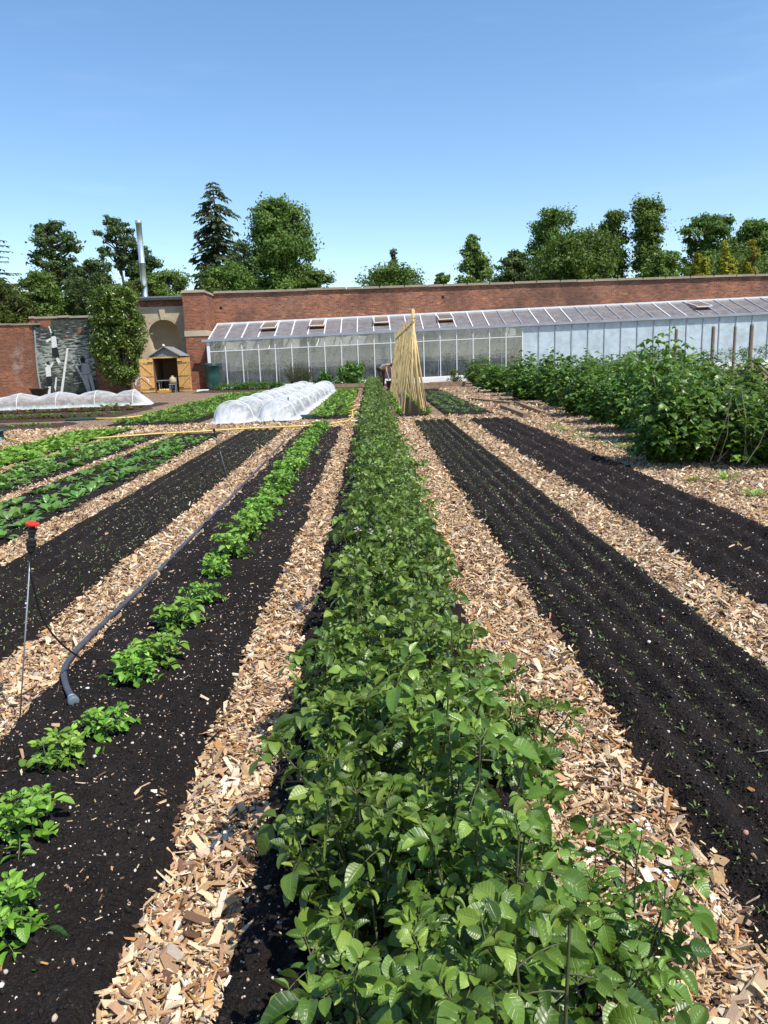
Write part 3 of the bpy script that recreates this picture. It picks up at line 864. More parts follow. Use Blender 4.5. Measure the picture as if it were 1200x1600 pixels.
# swagged cloth under the roof; lower strip's cream stands in for wall sunlight
xs = np.linspace(X0+0.4, xm, 150); vs = []; fs = []
for i, x in enumerate(xs):
    sag = 0.10*abs(sin((x-X0)/BAY*pi))+0.05*sin(x*7)
    for j, (yy, zz) in enumerate(((46.2, 1.80), (46.25, 1.6), (46.28, 1.28-sag))):
        vs.append([x, yy+0.03*sin(x*9+j), zz+dz(x)])
for i in range(len(xs)-1):
    for j in range(2): fs.append([i*3+j, (i+1)*3+j, (i+1)*3+j+1, i*3+j+1])
P(G().add(vs, fs), 'cloth_and_sun_strip', 'fleece', True)
vs = []; fs = []
for i, x in enumerate(xs):
    for j, zz in enumerate((2.62, 2.42, 2.12+0.18*(fbm(np.array(x*1.7), np.array(0.3), 3, 4)-.5)*2)):
        vs.append([x, 45.6-.2*j+.1*sin(x*3+j), zz+dz(x)+.05*sin(x*5+j*2)])
for i in range(len(xs)-1):
    if vnoise(np.array(xs[i]*1.1), np.array(3.3), 8) > .42:
        for j in range(2): fs.append([i*3+j, (i+1)*3+j, (i+1)*3+j+1, i*3+j+1])
P(G().add(vs, fs), 'shade_fleece', 'fleece', True)
# plants on the staging
k_ = 900
px_ = RNG.uniform(X0+1.2, xm+6, k_)
keep = vnoise(px_*0.9, px_*0, 4) > 0.5
px_ = px_[keep]; k_ = len(px_)
B_ = np.stack([px_, RNG.uniform(45.1, 46.2, k_), 0.95+dz(px_)+RNG.uniform(0, 0.5, k_)**1.0], 1)
lg = G(); leaves(lg, B_, RNG.normal(size=(k_, 3))*[1, 1, .4], RNG.normal(size=(k_, 3))*.4+[0, 0, 1], RNG.uniform(.12, .25, k_), RNG.uniform(.08, .16, k_), 0.6, 0.2, RNG.uniform(0, 1, k_), 2, 2)
P(lg, 'staging_plants', 'currant', True)

# ================================================================== shed, water butt, clutter
shed = empty('garden_shed', (-10.8, 41.5, 0))
tag(shed, 'small shed with grey felt roof and open golden doors before the niche', 'shed')
def _off(o, root):
    o.parent = root; o.matrix_parent_inverse = Matrix.Translation(-Vector(root.location)); return o
sx0, sx1, sy0, sy1 = -11.52, -10.14, 41.5, 43.3
g = G()
quad_box(g, sx0, sx0+0.06, sy0, sy1, 0.02, 1.88); quad_box(g, sx1-0.06, sx1, sy0, sy1, 0.02, 1.88); quad_box(g, sx0+0.061, sx1-0.061, sy1-0.06, sy1, 0.02, 1.86)
quad_box(g, sx0+0.061, sx1-0.061, sy0+0.02, sy1-0.061, 0.03, 0.08)
_off(g.build('wall', 'shed_wood'), shed)
g = G()
for k in range(5):
    z0 = 1.87+k*0.085; h0 = (sx1-sx0)/2*(1-(k)*0.19)
    g.box((-10.83, sy0+0.02+0.004*k, z0+0.042), (2*h0, 0.03, 0.08), taper=1.0)
_off(g.build('gable', 'felt'), shed)
g = G()
for s in (-1, 1):
    a = np.array([-10.83, 0, 2.37]); e = np.array([-10.83+s*0.86, 0, 1.86])
    d = (e-a); n_ = np.array([-d[2], 0, d[0]])*(1 if s < 0 else -1); n_ = n_/np.linalg.norm(n_)*0.045
    if n_[2] < 0: n_ = -n_
    q = [a+[0, sy0-0.12, 0], e+[0, sy0-0.12, 0], e+[0, sy1+0.1, 0], a+[0, sy1+0.1, 0]]
    g.add(q+[p+n_ for p in q], [[0, 1, 2, 3], [4, 7, 6, 5], [0, 4, 5, 1], [1, 5, 6, 2], [2, 6, 7, 3], [3, 7, 4, 0]])
rf = _off(g.build('roof', 'felt'), shed)
G().lathe([(0.02, 0), (0.06, 0.02), (0.07, 0.06), (0.02, 0.12)], (-10.83, sy0-0.1, 2.40), 10).build('finial', 'whitewash', rf)
_off(quad_box(G(), sx0, sx1, sy0-0.02, sy0+0.018, 1.80, 1.868).build('lintel', 'larch'), shed)
def door(hx, ang, s):
    w_ = 0.70
    g = G()
    for i in range(6): g.box((w_/12+i*w_/6, 0, 0.92), (w_/6-0.006, 0.025, 1.76))
    o = g.build('door', 'larch')
    o.parent = shed
    o.location = (hx+10.8, -0.03, 0); o.rotation_euler = (0, 0, ang)
    b = G()
    for zz in (0.25, 0.92, 1.6): b.box((w_/2, s*0.026, zz), (w_-0.02, 0.026, 0.09))
    b.bar((0.06, s*0.0265, 0.30), (w_-0.06, s*0.0265, 0.87), 0.024, 0.08); b.bar((0.06, s*0.0265, 0.97), (w_-0.06, s*0.0265, 1.55), 0.024, 0.08)
    b.build('brace', 'larch', o)
    h = G().box((0.14, s*0.05, 1.6), (0.26, 0.012, 0.035)).box((0.14, s*0.05, 0.25), (0.26, 0.012, 0.035)); h.build('hinge', 'black_plastic', o)
    return o
door(-11.48, radians(180+6), 1); door(-10.20, radians(-8), -1)
# clutter in front of and inside the shed
tb = empty('trestle_table', (-10.95, 41.75, 0)); tag(tb, 'low grey trestle table inside the open shed doorway', 'table')
_off(quad_box(G(), -11.4, -10.6, 41.6, 42.2, 0.62, 0.66).build('table_top', 'steel'), tb)
for lx in (-11.3, -10.7):
    for ly in (41.68, 42.1): _off(G().bar((lx, ly, 0.08), (lx, ly, 0.62), 0.04).build('leg', 'steel'), tb)
ch = empty('metal_chair', (-10.45, 41.15, 0)); tag(ch, 'folding metal chair with a pale sack on it in front of the shed', 'chair')
_off(quad_box(G(), -10.62, -10.28, 40.98, 41.32, 0.42, 0.46).build('seat', 'steel'), ch)
_off(G().box((-10.45, 41.33, 0.68), (0.34, 0.03, 0.22)).build('backrest', 'steel'), ch)
for lx in (-10.60, -10.30):
    _off(G().bar((lx, 41.0, 0), (lx, 41.05, 0.42), 0.025).build('leg', 'steel'), ch)
    _off(G().bar((lx, 41.3, 0), (lx, 41.33, 0.8), 0.025).build('leg', 'steel'), ch)
sk = G().lathe([(0.05, 0), (0.16, 0.02), (0.19, 0.12), (0.17, 0.25), (0.10, 0.34), (0.05, 0.38), (0.07, 0.42)], (-10.44, 41.14, 0.465), 14).build('sack', 'sack', None, True)
tag(sk, 'pale tied sack sitting on the metal chair by the shed', 'sack')
hp = [(-12.0+0.35*cos(a), 41.0+0.1*sin(a), 0.5+0.35*sin(a)) for a in np.linspace(0.2, 3.3, 14)]
tag(G().tube(hp, 0.025, 8).build('hose_loop', 'collar'), 'pale loop of pipe leaning on the left shed door', 'pipe')
tr_ = empty('wooden_tray', (-10.85, 40.9, 0)); tag(tr_, 'shallow yellow tray of produce on the ground before the shed', 'tray')
_off(G().box((-10.85, 40.9, 0.08), (0.6, 0.4, 0.12), taper=1.1).build('tray', 'larch'), tr_)
bb = G()
for i in range(14): bb.lathe([(0.02, -0.05), (0.055, 0), (0.02, 0.05)], (-10.85+random.uniform(-.24, .24), 40.9+random.uniform(-.14, .14), 0.17), 8)
_off(bb.build('produce', 'hose', None, True), tr_)

butt = empty('water_butt', (-8.5, 42.0, 0)); tag(butt, 'dark green plastic water butt at the left end of the greenhouse', 'water butt')
_off(G().lathe([(0.32, 0.16), (0.335, 0.18), (0.38, 0.8), (0.405, 1.3), (0.425, 1.31), (0.425, 1.36), (0.405, 1.37)], (-8.5, 42.0, 0), 32).build('barrel', 'green_plastic', None, True), butt)
_off(G().lathe([(0.43, 1.371), (0.435, 1.41), (0.40, 1.44), (0.2, 1.47), (0.02, 1.475)], (-8.5, 42.0, 0), 32).build('lid', 'green_plastic', None, True), butt)
_off(G().box((-8.5, 42.0, 0.07), (0.5, 0.5, 0.14)).build('stand', 'black_plastic'), butt)
_off(G().tube([(-8.5, 41.62, 0.30), (-8.5, 41.55, 0.30), (-8.5, 41.53, 0.26)], 0.02, 8).build('tap', 'black_plastic'), butt)
sl_ = G().box((-8.95, 41.4, 0.05), (0.6, 0.4, 0.1), 0.1).build('paving_slab', 'whitewash'); tag(sl_, 'pale slab lying at the foot of the green water butt', 'slab')
tub = G().lathe([(0.30, 0.02), (0.33, 0.03), (0.47, 0.40), (0.50, 0.41), (0.50, 0.44), (0.46, 0.44), (0.31, 0.07)], (-17.4, 41.0, 0.02), 20).build('black_tub', 'black_plastic', None, True)
tag(tub, 'black plastic tub standing on the ground below the mural', 'tub')
# ================================================================== trees behind the walls
def cards(g, C, R, n, size, rng, squash=0.75, tint=0.5, up=0.3, wide=0.6, det=(2, 2)):
    """n leaf sprays scattered through a clump"""
    d = unit(rng.normal(size=(n, 3)))
    ax = rng.uniform(0.7, 1.35, 3); ph = rng.uniform(0, 6.28, 6)
    lump = 1+0.2*np.sin(d[:, :1]*4+ph[0])+0.16*np.sin(d[:, 1:2]*5+ph[1])+0.16*np.sin(d[:, 2:]*5+ph[2])
    d = d*ax
    r = R*lump*rng.uniform(0.15, 1.12, (n, 1))**0.55
    p = np.asarray(C)+d*r*[1, 1, squash]
    N = unit(d*0.8+rng.normal(size=(n, 3))*0.55+[0, 0, up])
    D = np.cross(N, rng.normal(size=(n, 3)))
    L = size*np.clip(rng.lognormal(-.08, .4, n), .35, 2.0)
    leaves(g, p-unit(D)*L[:, None]*0.5, D, N, L, L*wide, 0.5, 0.2, np.clip(tint+rng.normal(size=n)*0.18, 0, .85), *det, prof_lance)

def tree(name, label, Y, px, top, base_px, prof, half_px, leaf, seed, nclump=55, ncard=110, size=0.34, trunk=0.28, clump=(0.13, 0.34), squash=0.75,
         limbs=True, lean=0.0, group='trees behind the garden wall', crown_lo=0.0, depth=1.0, cat='tree'):
    """px: crown centre, top / base_px: crown top and crown foot rows in the photo, prof: (height fraction, half width fraction)"""
    rng = np.random.default_rng(seed)
    topz = at(px, top, Y)[2]; lowz = at(px, base_px, Y)[2]
    x = at(px, (top+base_px)/2, Y)[0]
    hw = half_px*1.08*Y/F_PX
    h = topz-lowz
    nclump = int(nclump*1.5); size *= 0.72; ncard = int(ncard*1.55)
    root = empty(name, (x, Y, 0)); tag(root, label, cat, group)
    hs = [p[0] for p in prof]; ws = [p[1] for p in prof]
    cg, tg = G(), G()
    tx = lambda z: lean*z+0.25*sin(z*0.35+seed)
    zs = np.linspace(-0.2, topz-0.12*h, 9)
    tg.tube([(tx(z)-tx(0), 0.2*sin(z*0.3), z) for z in zs], np.linspace(trunk, trunk*0.22, 9), 8)
    ctr = []
    for i in range(nclump):
        u = (i+rng.uniform())/nclump
        u = crown_lo+(1-crown_lo)*u
        w_ = np.interp(u, hs, ws)*hw
        a = rng.uniform(0, 2*pi); rr = sqrt(rng.uniform(0.02, 1))
        rc = max(rng.uniform(*clump)*hw*min(1, 0.45+w_/hw*0.6), 0.25)
        rc = min(rc, max(w_, 0.35))
        z = min(lowz+u*h, topz-rc*squash*0.8)
        ww = max(w_-rc*0.62, 0)
        c = np.array([ww*rr*cos(a)+tx(z)-tx(0), ww*rr*sin(a)*depth, z])
        ctr.append((c, rc, rng.uniform(0.2, 0.8)))
    tot = sum(rc*rc for _, rc, _ in ctr)
    for c, rc, ti in ctr:
        n = max(10, int(ncard*nclump*rc*rc/tot))
        cards(cg, c, rc, n, size, rng, squash, ti, 0.3, 0.55, (2, 1))
        if rng.uniform() < .5: cards(cg, c*[1.12, 1.12, 1]+[0, 0, rc*.3], rc*1.2, n//6, size*1.1, rng, squash, ti, 0.3, 0.5, (2, 1))
        if limbs:
            b = np.array([tx(c[2]-rc)-tx(0), 0, max(0.3*topz, c[2]-rng.uniform(0.5, 1.2)*max(1, np.hypot(c[0], c[1])))])
            m_ = (b+c)/2+[0, 0, -0.15]
            tg.tube([b, m_, c], [trunk*0.32, trunk*0.2, 0.03], 5, False)
    tr = tg.build('trunk', 'bark', root, True)
    cr = cg.build('crown', leaf, root, False)
    return root

def spruce(name, label, Y, px, top, base_px, half_px, leaf, seed, whorls=26, size=0.5, droop=0.25, trunk=0.3, sparse=0.0, group='trees behind the garden wall', shape=None):
    rng = np.random.default_rng(seed)
    topz = at(px, top, Y)[2]; lowz = at(px, base_px, Y)[2]; x = at(px, (top+base_px)/2, Y)[0]
    hw = half_px*Y/F_PX; h = topz-lowz
    root = empty(name, (x, Y, 0)); tag(root, label, 'tree', group)
    cg, tg = G(), G()
    tg.tube([(0, 0, -0.2), (0.05, 0, topz*0.5), (0, 0, topz)], [trunk, trunk*0.7, 0.03], 8)
    for i in range(whorls):
        u = (i+0.5)/whorls
        z = lowz+u*h
        env = np.interp(u, *zip(*shape)) if shape else (1-u)**0.8+0.06
        for k in range(rng.integers(5, 8)):
            if rng.uniform() < sparse: continue
            a = rng.uniform(0, 2*pi); L = hw*env*rng.uniform(0.6, 1.08)
            d = np.array([cos(a), sin(a), 0])
            pts = [np.array([0, 0, z])+d*L*s+[0, 0, -droop*L*s*s*1.2+0.10*L*s**3] for s in np.linspace(0, 1, 5)]
            tg.tube(pts, np.linspace(0.06, 0.015, 5), 4, False)
            n = max(6, int(34*L/2.2))
            s = rng.uniform(0.15, 1.05, n)
            P_ = np.stack([np.interp(s, np.linspace(0, 1, 5), [p[j] for p in pts]) for j in range(3)], 1)
            side = np.array([-sin(a), cos(a), 0])
            sg = rng.choice([-1, 1], n)[:, None]
            D = d*0.7+side*sg*rng.uniform(0.3, 1.1, (n, 1))+np.array([0, 0, -0.35])*rng.uniform(0, 1.5, (n, 1))
            N = rng.normal(size=(n, 3))*0.35+[0, 0, 1]
            Ls = size*rng.uniform(0.6, 1.3, n)*(0.5+0.5*env)
            leaves(cg, P_, D, N, Ls, Ls*0.42, 0.5, 0.3, np.clip(rng.normal(0.45, 0.22, n), 0, 1), 2, 2, prof_lance)
    tg.build('trunk', 'bark', root, True); cg.build('crown', leaf, root)
    return root

ROUND = [(0, 0.55), (0.25, 0.95), (0.5, 1.0), (0.75, 0.8), (0.92, 0.5), (1, 0.2)]
OAK = [(0, 0.95), (0.2, 0.8), (0.33, 0.75), (0.45, 1.0), (0.6, 0.82), (0.72, 0.75), (0.85, 0.72), (0.95, 0.5), (1, 0.2)]
FLAT = [(0, 0.75), (0.3, 1.0), (0.6, 0.75), (0.8, 0.5), (1, 0.25)]
# left group
tree('cedar_tree', 'large dark pine with a broad layered crown above the mural wall', 70, 95, 345, 520, [(0, 1), (0.25, 1.0), (0.42, .95), (.52, .55), (.66, .5), (.8, .58), (.9, .45), (1, .25)], 64, 'pine_leaf', 1, 64, 120, 0.36, 0.5, (0.12, 0.27), 0.45)
tree('yew_tree', 'olive green bushy tree low behind the far left wall', 54, 15, 440, 540, ROUND, 52, 'yew_leaf', 2, 40, 130, 0.26, 0.2)
tree('yew_tree', 'dark mid green bushy tree behind the mural wall', 56, 70, 425, 540, ROUND, 50, 'oak_leaf', 3, 40, 130, 0.28, 0.2)
tree('yew_tree', 'dark green bushy tree between the pine and the big bush', 58, 138, 406, 520, ROUND, 40, 'pine_leaf', 4, 40, 130, 0.28, 0.2)
spruce('larch_tree', 'thin grey half bare conifer cut off by the left edge', 66, -6, 325, 500, 42, 'grey_leaf', 5, 20, 0.36, 0.1, 0.2, 0.35)
tree('scots_pine', 'tall thin pine with a sparse crown and long bare trunk left of the flue', 72, 184, 338, 420, [(0, .35), (.2, .6), (.4, .8), (.6, 1), (.8, .85), (1, .45)], 30, 'pine_leaf', 6, 26, 70, 0.34, 0.24, (0.2, 0.34), 0.45)
tree('scots_pine', 'short thin dead looking pine stem beside the taller thin pine', 70, 168, 388, 425, FLAT, 13, 'pine_leaf', 7, 8, 26, 0.3, 0.16, (0.3, .5), 0.5)
tree('round_pine', 'rounded dark pine right behind the steel flue', 74, 231, 384, 455, ROUND, 27, 'pine_leaf', 8, 34, 100, 0.36, 0.25, (0.22, .36), 0.6)
tree('lime_tree', 'pale yellow green leafy tree right of the flue', 62, 270, 424, 480, ROUND, 38, 'bright_leaf', 9, 34, 110, 0.30, 0.2)
tree('lime_tree', 'low pale bush showing between the big bush and the flue', 60, 205, 440, 490, ROUND, 28, 'yew_leaf', 10, 20, 90, 0.26, 0.15)
spruce('tall_spruce', 'tallest tree, a pointed grey green spruce behind the brick pier', 78, 338, 283, 450, 44, 'spruce_leaf', 11, 30, 0.74, 0.32, 0.34, 0.12, shape=[(0, .95), (.15, 1), (.35, .85), (.55, .72), (.75, .66), (.9, .45), (1, .12)])
tree('grey_tree', 'thin grey green feathery tree between the spruce and the large oak', 72, 380, 378, 460, ROUND, 32, 'grey_leaf', 12, 30, 60, 0.32, 0.2)
tree('oak_tree', 'large dense dark green oak standing alone above the wall left of centre', 68, 445, 311, 462, OAK, 56, 'oak_leaf', 13, 80, 170, 0.34, 0.4, (0.2, 0.36))
tree('small_oak', 'mid green leafy tree at the foot of the spruce', 64, 372, 415, 470, ROUND, 48, 'oak_leaf', 14, 36, 120, 0.30, 0.2)
tree('small_oak', 'small rounded bright green tree top right of the large oak', 66, 500, 423, 470, ROUND, 30, 'oak_leaf', 15, 26, 120, 0.30, 0.2)
tree('shrubby_tree', 'low pale tree at the top of the brick pier', 62, 325, 436, 470, ROUND, 24, 'yew_leaf', 44, 18, 90, 0.26, 0.15)
# centre
tree('poplar_tree', 'broad low green tree behind the middle of the wall', 74, 607, 420, 470, [(0, 1), (.3, 1), (.7, .9), (1, .6)], 52, 'oak_leaf', 16, 44, 120, 0.32, 0.2)
tree('slim_tree', 'narrow feathery tree tip above the low trees in the middle', 78, 608, 391, 450, [(0, .9), (.4, .7), (.7, .4), (1, .2)], 13, 'grey_leaf', 17, 14, 60, 0.34, 0.15)
tree('conical_tree', 'lone cone shaped pale green tree right of the cane frame', 74, 736, 368, 470, [(0, 1), (.25, .9), (.45, .6), (.7, .42), (.9, .28), (1, .12)], 40, 'bright_leaf', 18, 44, 110, 0.34, 0.25, (0.2, .32))
tree('shrubby_tree', 'low round tree at the left foot of the cone shaped tree', 72, 692, 428, 465, ROUND, 16, 'oak_leaf', 19, 18, 90, 0.32, 0.15)
# right group
tree('flat_pine', 'dark flat topped pine left of the big tree group on the right', 70, 815, 393, 460, FLAT, 42, 'pine_leaf', 20, 40, 120, 0.32, 0.2, (0.2, .34), 0.5)
tree('tall_oak', 'tall tree with a ragged crown behind the left of the big group', 82, 864, 327, 440, [(0, .9), (.3, .85), (.5, .8), (.7, .95), (.9, .7), (1, .35)], 40, 'oak_leaf', 21, 44, 120, 0.36, 0.35, (0.22, .36))
tree('beech_tree', 'broad bright mid green tree in front of the big group', 66, 905, 363, 465, [(0, 1), (.3, 1), (.6, .9), (.85, .7), (1, .35)], 66, 'oak_leaf', 22, 80, 150, 0.32, 0.35)
tree('tall_oak', 'tall dark tree with two rounded heads and gaps of sky', 80, 1005, 312, 460, [(0, .8), (.2, .7), (.4, .95), (.5, .6), (.65, .8), (.8, .95), (.93, .8), (1, .4)], 30, 'oak_leaf', 23, 50, 130, 0.36, 0.35, (0.3, .5))
tree('tall_oak', 'slimmer dark tree leaning on the left of the two headed tree', 81, 955, 330, 440, [(0, .8), (.4, .7), (.7, .9), (.9, .8), (1, .4)], 26, 'oak_leaf', 24, 30, 110, 0.36, 0.3, (0.3, .5))
tree('lime_tree', 'pale fresh green tree right of the two headed tree', 68, 1036, 394, 455, ROUND, 34, 'bright_leaf', 25, 34, 110, 0.3, 0.2)
tree('flat_oak', 'dark tree with a level clipped top near the right edge', 78, 1108, 337, 450, [(0, .7), (.2, .75), (.4, .85), (.6, .75), (.8, 1), (.93, .9), (1, .5)], 38, 'oak_leaf', 26, 50, 120, 0.36, 0.35)
tree('flat_oak', 'dense green tree cut off by the right edge', 76, 1185, 344, 450, ROUND, 48, 'oak_leaf', 27, 60, 130, 0.36, 0.35)
tree('small_oak', 'dark bushy tree below the gold conifers', 72, 1140, 400, 455, ROUND, 70, 'oak_leaf', 28, 50, 110, 0.34, 0.2)
for i, (px, top, hw_, lab) in enumerate([(1080, 396, 9, 'small gold yellow conifer, leftmost of the gold ones'), (1128, 378, 13, 'tallest gold yellow conifer, between two smaller ones'),
                                        (1105, 402, 8, 'short gold conifer just left of the tallest gold one'), (1184, 374, 16, 'broad gold yellow conifer close to the right edge'), (1150, 405, 9, 'small greenish gold conifer between the two broad gold ones')]):
    tree('gold_conifer', lab, 66, px, top, 450, [(0, 1), (.3, .95), (.6, .7), (.85, .45), (1, .15)], hw_, 'gold_leaf', 30+i, 18, 60, 0.26, 0.12, (0.3, .5), group='gold conifers behind the wall')

# big bush against the wall
def bush_on_wall():
    rng = np.random.default_rng(77)
    root = empty('bay_bush', (-13.45, 42.3, 0)); tag(root, 'very tall glossy bay bush trained against the wall between mural and shed', 'bush')
    cg, tg = G(), G()
    for i in range(210):
        u = rng.uniform(); z = 0.75+u*4.9
        w_ = np.interp(u, [0, .12, .3, .6, .85, 1], [.9, 1.35, 1.58, 1.6, 1.45, .9])
        a = rng.uniform(0, 2*pi); rr = sqrt(rng.uniform(0.15, 1))
        rc = rng.uniform(.2, .48)
        c = np.array([(w_-rc*.6)*rr*cos(a), 0.55*rr*sin(a), min(z, 5.6-rc)])
        cards(cg, c, rc, 130, 0.15, rng, 1.0, rng.uniform(.2, .8), 0.5, 0.42)
        if i % 4 == 0: tg.tube([(rng.uniform(-.2, .2), 0, 0), (c[0]*.4, 0, c[2]*.5), c], [.05, .035, .01], 5, False)
    tg.build('stem', 'bark', root, True); cg.build('foliage', 'laurel', root)
bush_on_wall()

# ================================================================== bushes on the right
def bush_proto(seed, H=1.3, R=0.75, shoots=160, leaf=0.125, step=0.05):
    rng = np.random.default_rng(seed)
    tg = G(); B, D, N, L, T = [], [], [], [], []
    for i in range(shoots):
        a = rng.uniform(0, 2*pi); u = rng.uniform()
        r = R*sqrt(rng.uniform(0.02, 1)); hz = H*np.interp(r/R, [0, .5, .8, 1], [1, .92, .72, .42])*rng.uniform(0.3, 1.0)*(1.1 if rng.uniform() < .12 else 1)
        tip = np.array([r*cos(a), r*sin(a), hz])
        base = np.array([0.12*cos(a), 0.12*sin(a), 0])*rng.uniform(0.2, 1)
        mid = base*0.4+tip*0.6; mid[2] = hz*0.55
        s = np.linspace(0, 1, 12)[:, None]
        pts = base*(1-s)**2+2*mid*s*(1-s)+tip*s**2
        if i < 26: tg.tube(pts, np.linspace(0.009, 0.003, 12), 4, False)
        ln = np.linalg.norm(np.diff(pts, axis=0), axis=1).sum()
        n = int(ln*0.75/step)
        for k in range(n):
            q = 0.25+0.75*k/max(1, n-1)
            p = np.array([np.interp(q, s[:, 0], pts[:, j]) for j in range(3)])
            b = k*2.4+rng.uniform(-.4, .4)
            dd = np.array([cos(b), sin(b), rng.uniform(-.25, .35)])
            pet = 0.035
            B.append(p+dd*pet); D.append(dd); N.append(np.array([0, 0, 1])+rng.normal(size=3)*0.3+tip*[.3, .3, 0])
            L.append(leaf*rng.uniform(0.6, 1.25)); T.append(np.clip(0.25+0.5*q*rng.uniform(0, 1)+rng.normal()*0.16, 0, 1))
    B, D, N, L, T = map(np.array, (B, D, N, L, T))
    g = G(); Dn = unit(D); S = np.cross(Dn, unit(N))
    leaves(g, B, Dn, N, L, L*0.72, 0.7, 0.25, T, 3, 2)
    for s in (-1, 1):
        leaves(g, B+Dn*L[:, None]*0.05, Dn*0.6+S*s*0.8, N, L*0.68, L*0.5, 0.6, 0.2, T, 2, 2)
    return g, tg
protos = []
for i in range(4):
    g, tg = bush_proto(200+i)
    r = empty('currant_bush', (0, -50, 0))
    tg.build('stems', 'twig', r, True); g.build('foliage', 'currant', r)
    protos.append(r)
used = [False]*4
BU = 'leafy bushes in a row along the right path'
bush_spots = [(3.70, 9.25, 1.12, 0.85), (4.55, 9.0, 0.92, 0.85), (4.35, 10.15, 1.13, 0.85), (5.2, 10.1, 0.75, 0.75), (4.5, 11.6, 1.10, 0.85), (5.5, 11.4, 0.62, 0.7), (4.75, 13.2, 1.0, 0.9), (4.85, 15.0, 0.98, 0.95),
              (4.9, 16.8, 0.96, 0.95), (5.0, 18.8, 1.0, 1.0), (5.0, 20.9, 0.98, 1.0), (5.05, 23.2, 1.0, 1.05), (5.1, 25.8, 1.02, 1.1), (5.15, 28.6, 1.0, 1.1),
              (5.2, 31.6, 1.0, 1.1), (5.3, 34.8, 1.0, 1.1), (5.4, 38.0, 0.98, 1.1), (6.6, 13.5, 0.85, 1.0), (6.7, 16.8, .9, 1.0), (6.9, 20.5, 1.0, 1.1), (7.1, 25, 1.0, 1.2), (7.4, 31, 1.0, 1.3),
              (9.2, 22, .9, 1.3), (9.6, 28, .95, 1.4), (10.5, 35, .95, 1.5), (12.8, 33, .9, 1.5)]
BL = ['nearest bush on the right with pale bare twigs showing, beside the chip path', 'low bush cut off by the right edge in front of the taller one', 'tallest bush near the right edge, in front of the wooden posts',
      'low spreading bush at the right edge with the bare ground behind it']
for i, (x, y, h, w_) in enumerate(bush_spots):
    k = i % 4
    if not used[k]: o = protos[k]; used[k] = True
    else: o = copy_tree(protos[k])
    o.location = (x+(random.uniform(-.35, 0) if 3 < i < 17 else 0), y, 0.0); o.rotation_euler = (0, 0, i*1.9); o.scale = (w_*(1.02 if i < 4 else .98), w_*(1.02 if i < 4 else .98), h*(.93 if i < 4 else random.uniform(.86, 1.24)))
    tag(o, BL[i] if i < 4 else ('leafy green bush in the long row running back to the greenhouse' if i < 17 else 'bush in the second row behind, showing above the front row'), 'bush', BU if i < 17 else 'bushes of the second row')
# dead twigs leaning out of the near bush
g = G()
for i in range(7):
    b = np.array([3.9+random.uniform(-.2, .5), 8.75+random.uniform(-.2, .3), 0.1]); t_ = b+[random.uniform(-.25, .45), random.uniform(-.3, .1), random.uniform(.4, .95)]
    g.tube([b, (b+t_)/2+[0.04, 0, 0.03], t_], [.006, .005, .002], 5, False)
tag(g.build('dead_twigs', 'twig'), 'pale bare twigs sticking out of the nearest right hand bush', 'twigs')
# posts
for i, (px, py, Y, hgt, lab) in enumerate([(1057, 514, 18, 1.9, 'leftmost wooden post standing behind the bushes'), (1115, 510, 16, 1.9, 'second wooden post from the left behind the bushes'),
                                          (1149, 510, 20, 1.9, 'thin far wooden post between two nearer ones'), (1175, 507, 14, 1.9, 'nearest wooden post with a diagonal brace at the right edge')]):
    p = at(px, py, Y)
    r = empty('wooden_post', (p[0], Y, 0)); tag(r, lab, 'post', 'posts of the fruit wires')
    G().tube([(0, 0, -0.2), (0, 0, p[2]-0.02), (0, 0, p[2])], [0.038, 0.036, 0.030], 10).build('post', 'post', r)
    if i == 3: G().tube([(0.05, 0, 1.15), (1.3, 0.1, 0.1)], 0.03, 8).build('brace', 'post', r)
# timber edging and logs
for (a, b, z_, w_, lab) in [((785, 640), (822, 655), 0.07, 0.13, 'short weathered log lying on the chip path near the bushes'), ((806, 633), (848, 650), 0.06, 0.10, 'thinner weathered log lying beside the first on the chip path'),
                            ((735, 627), (800, 634), 0.05, 0.12, 'half buried plank along the far chip path before the bushes')]:
    p, q = gd(*a), gd(*b); p[2] = q[2] = z_
    tag(G().bar(p, q, w_, 0.12).build('log', 'timber'), lab, 'log', 'logs on the path')
p, q = at(668, 606, 34.5), at(722, 604, 34.5)
p[2] = q[2] = 0.14
tag(G().bar((2.0, 35.5, 0.13), (4.3, 35.5, 0.13), 0.06, 0.24).build('plank_edging', 'timber'), 'wooden board edging a bed behind the cane frame', 'plank')
tag(G().bar((-3.0, 39.0, 0.13), (0.1, 39.0, 0.13), 0.06, 0.2).build('plank_edging', 'timber'), 'wooden board edging the bed in front of the dark shrub', 'plank')
tag(G().bar((6.6, 12.6, 0.08), (9.5, 12.6, 0.08), 0.08, 0.16).build('plank_edging', 'timber'), 'pale board lying on the bare ground at the right edge', 'plank')
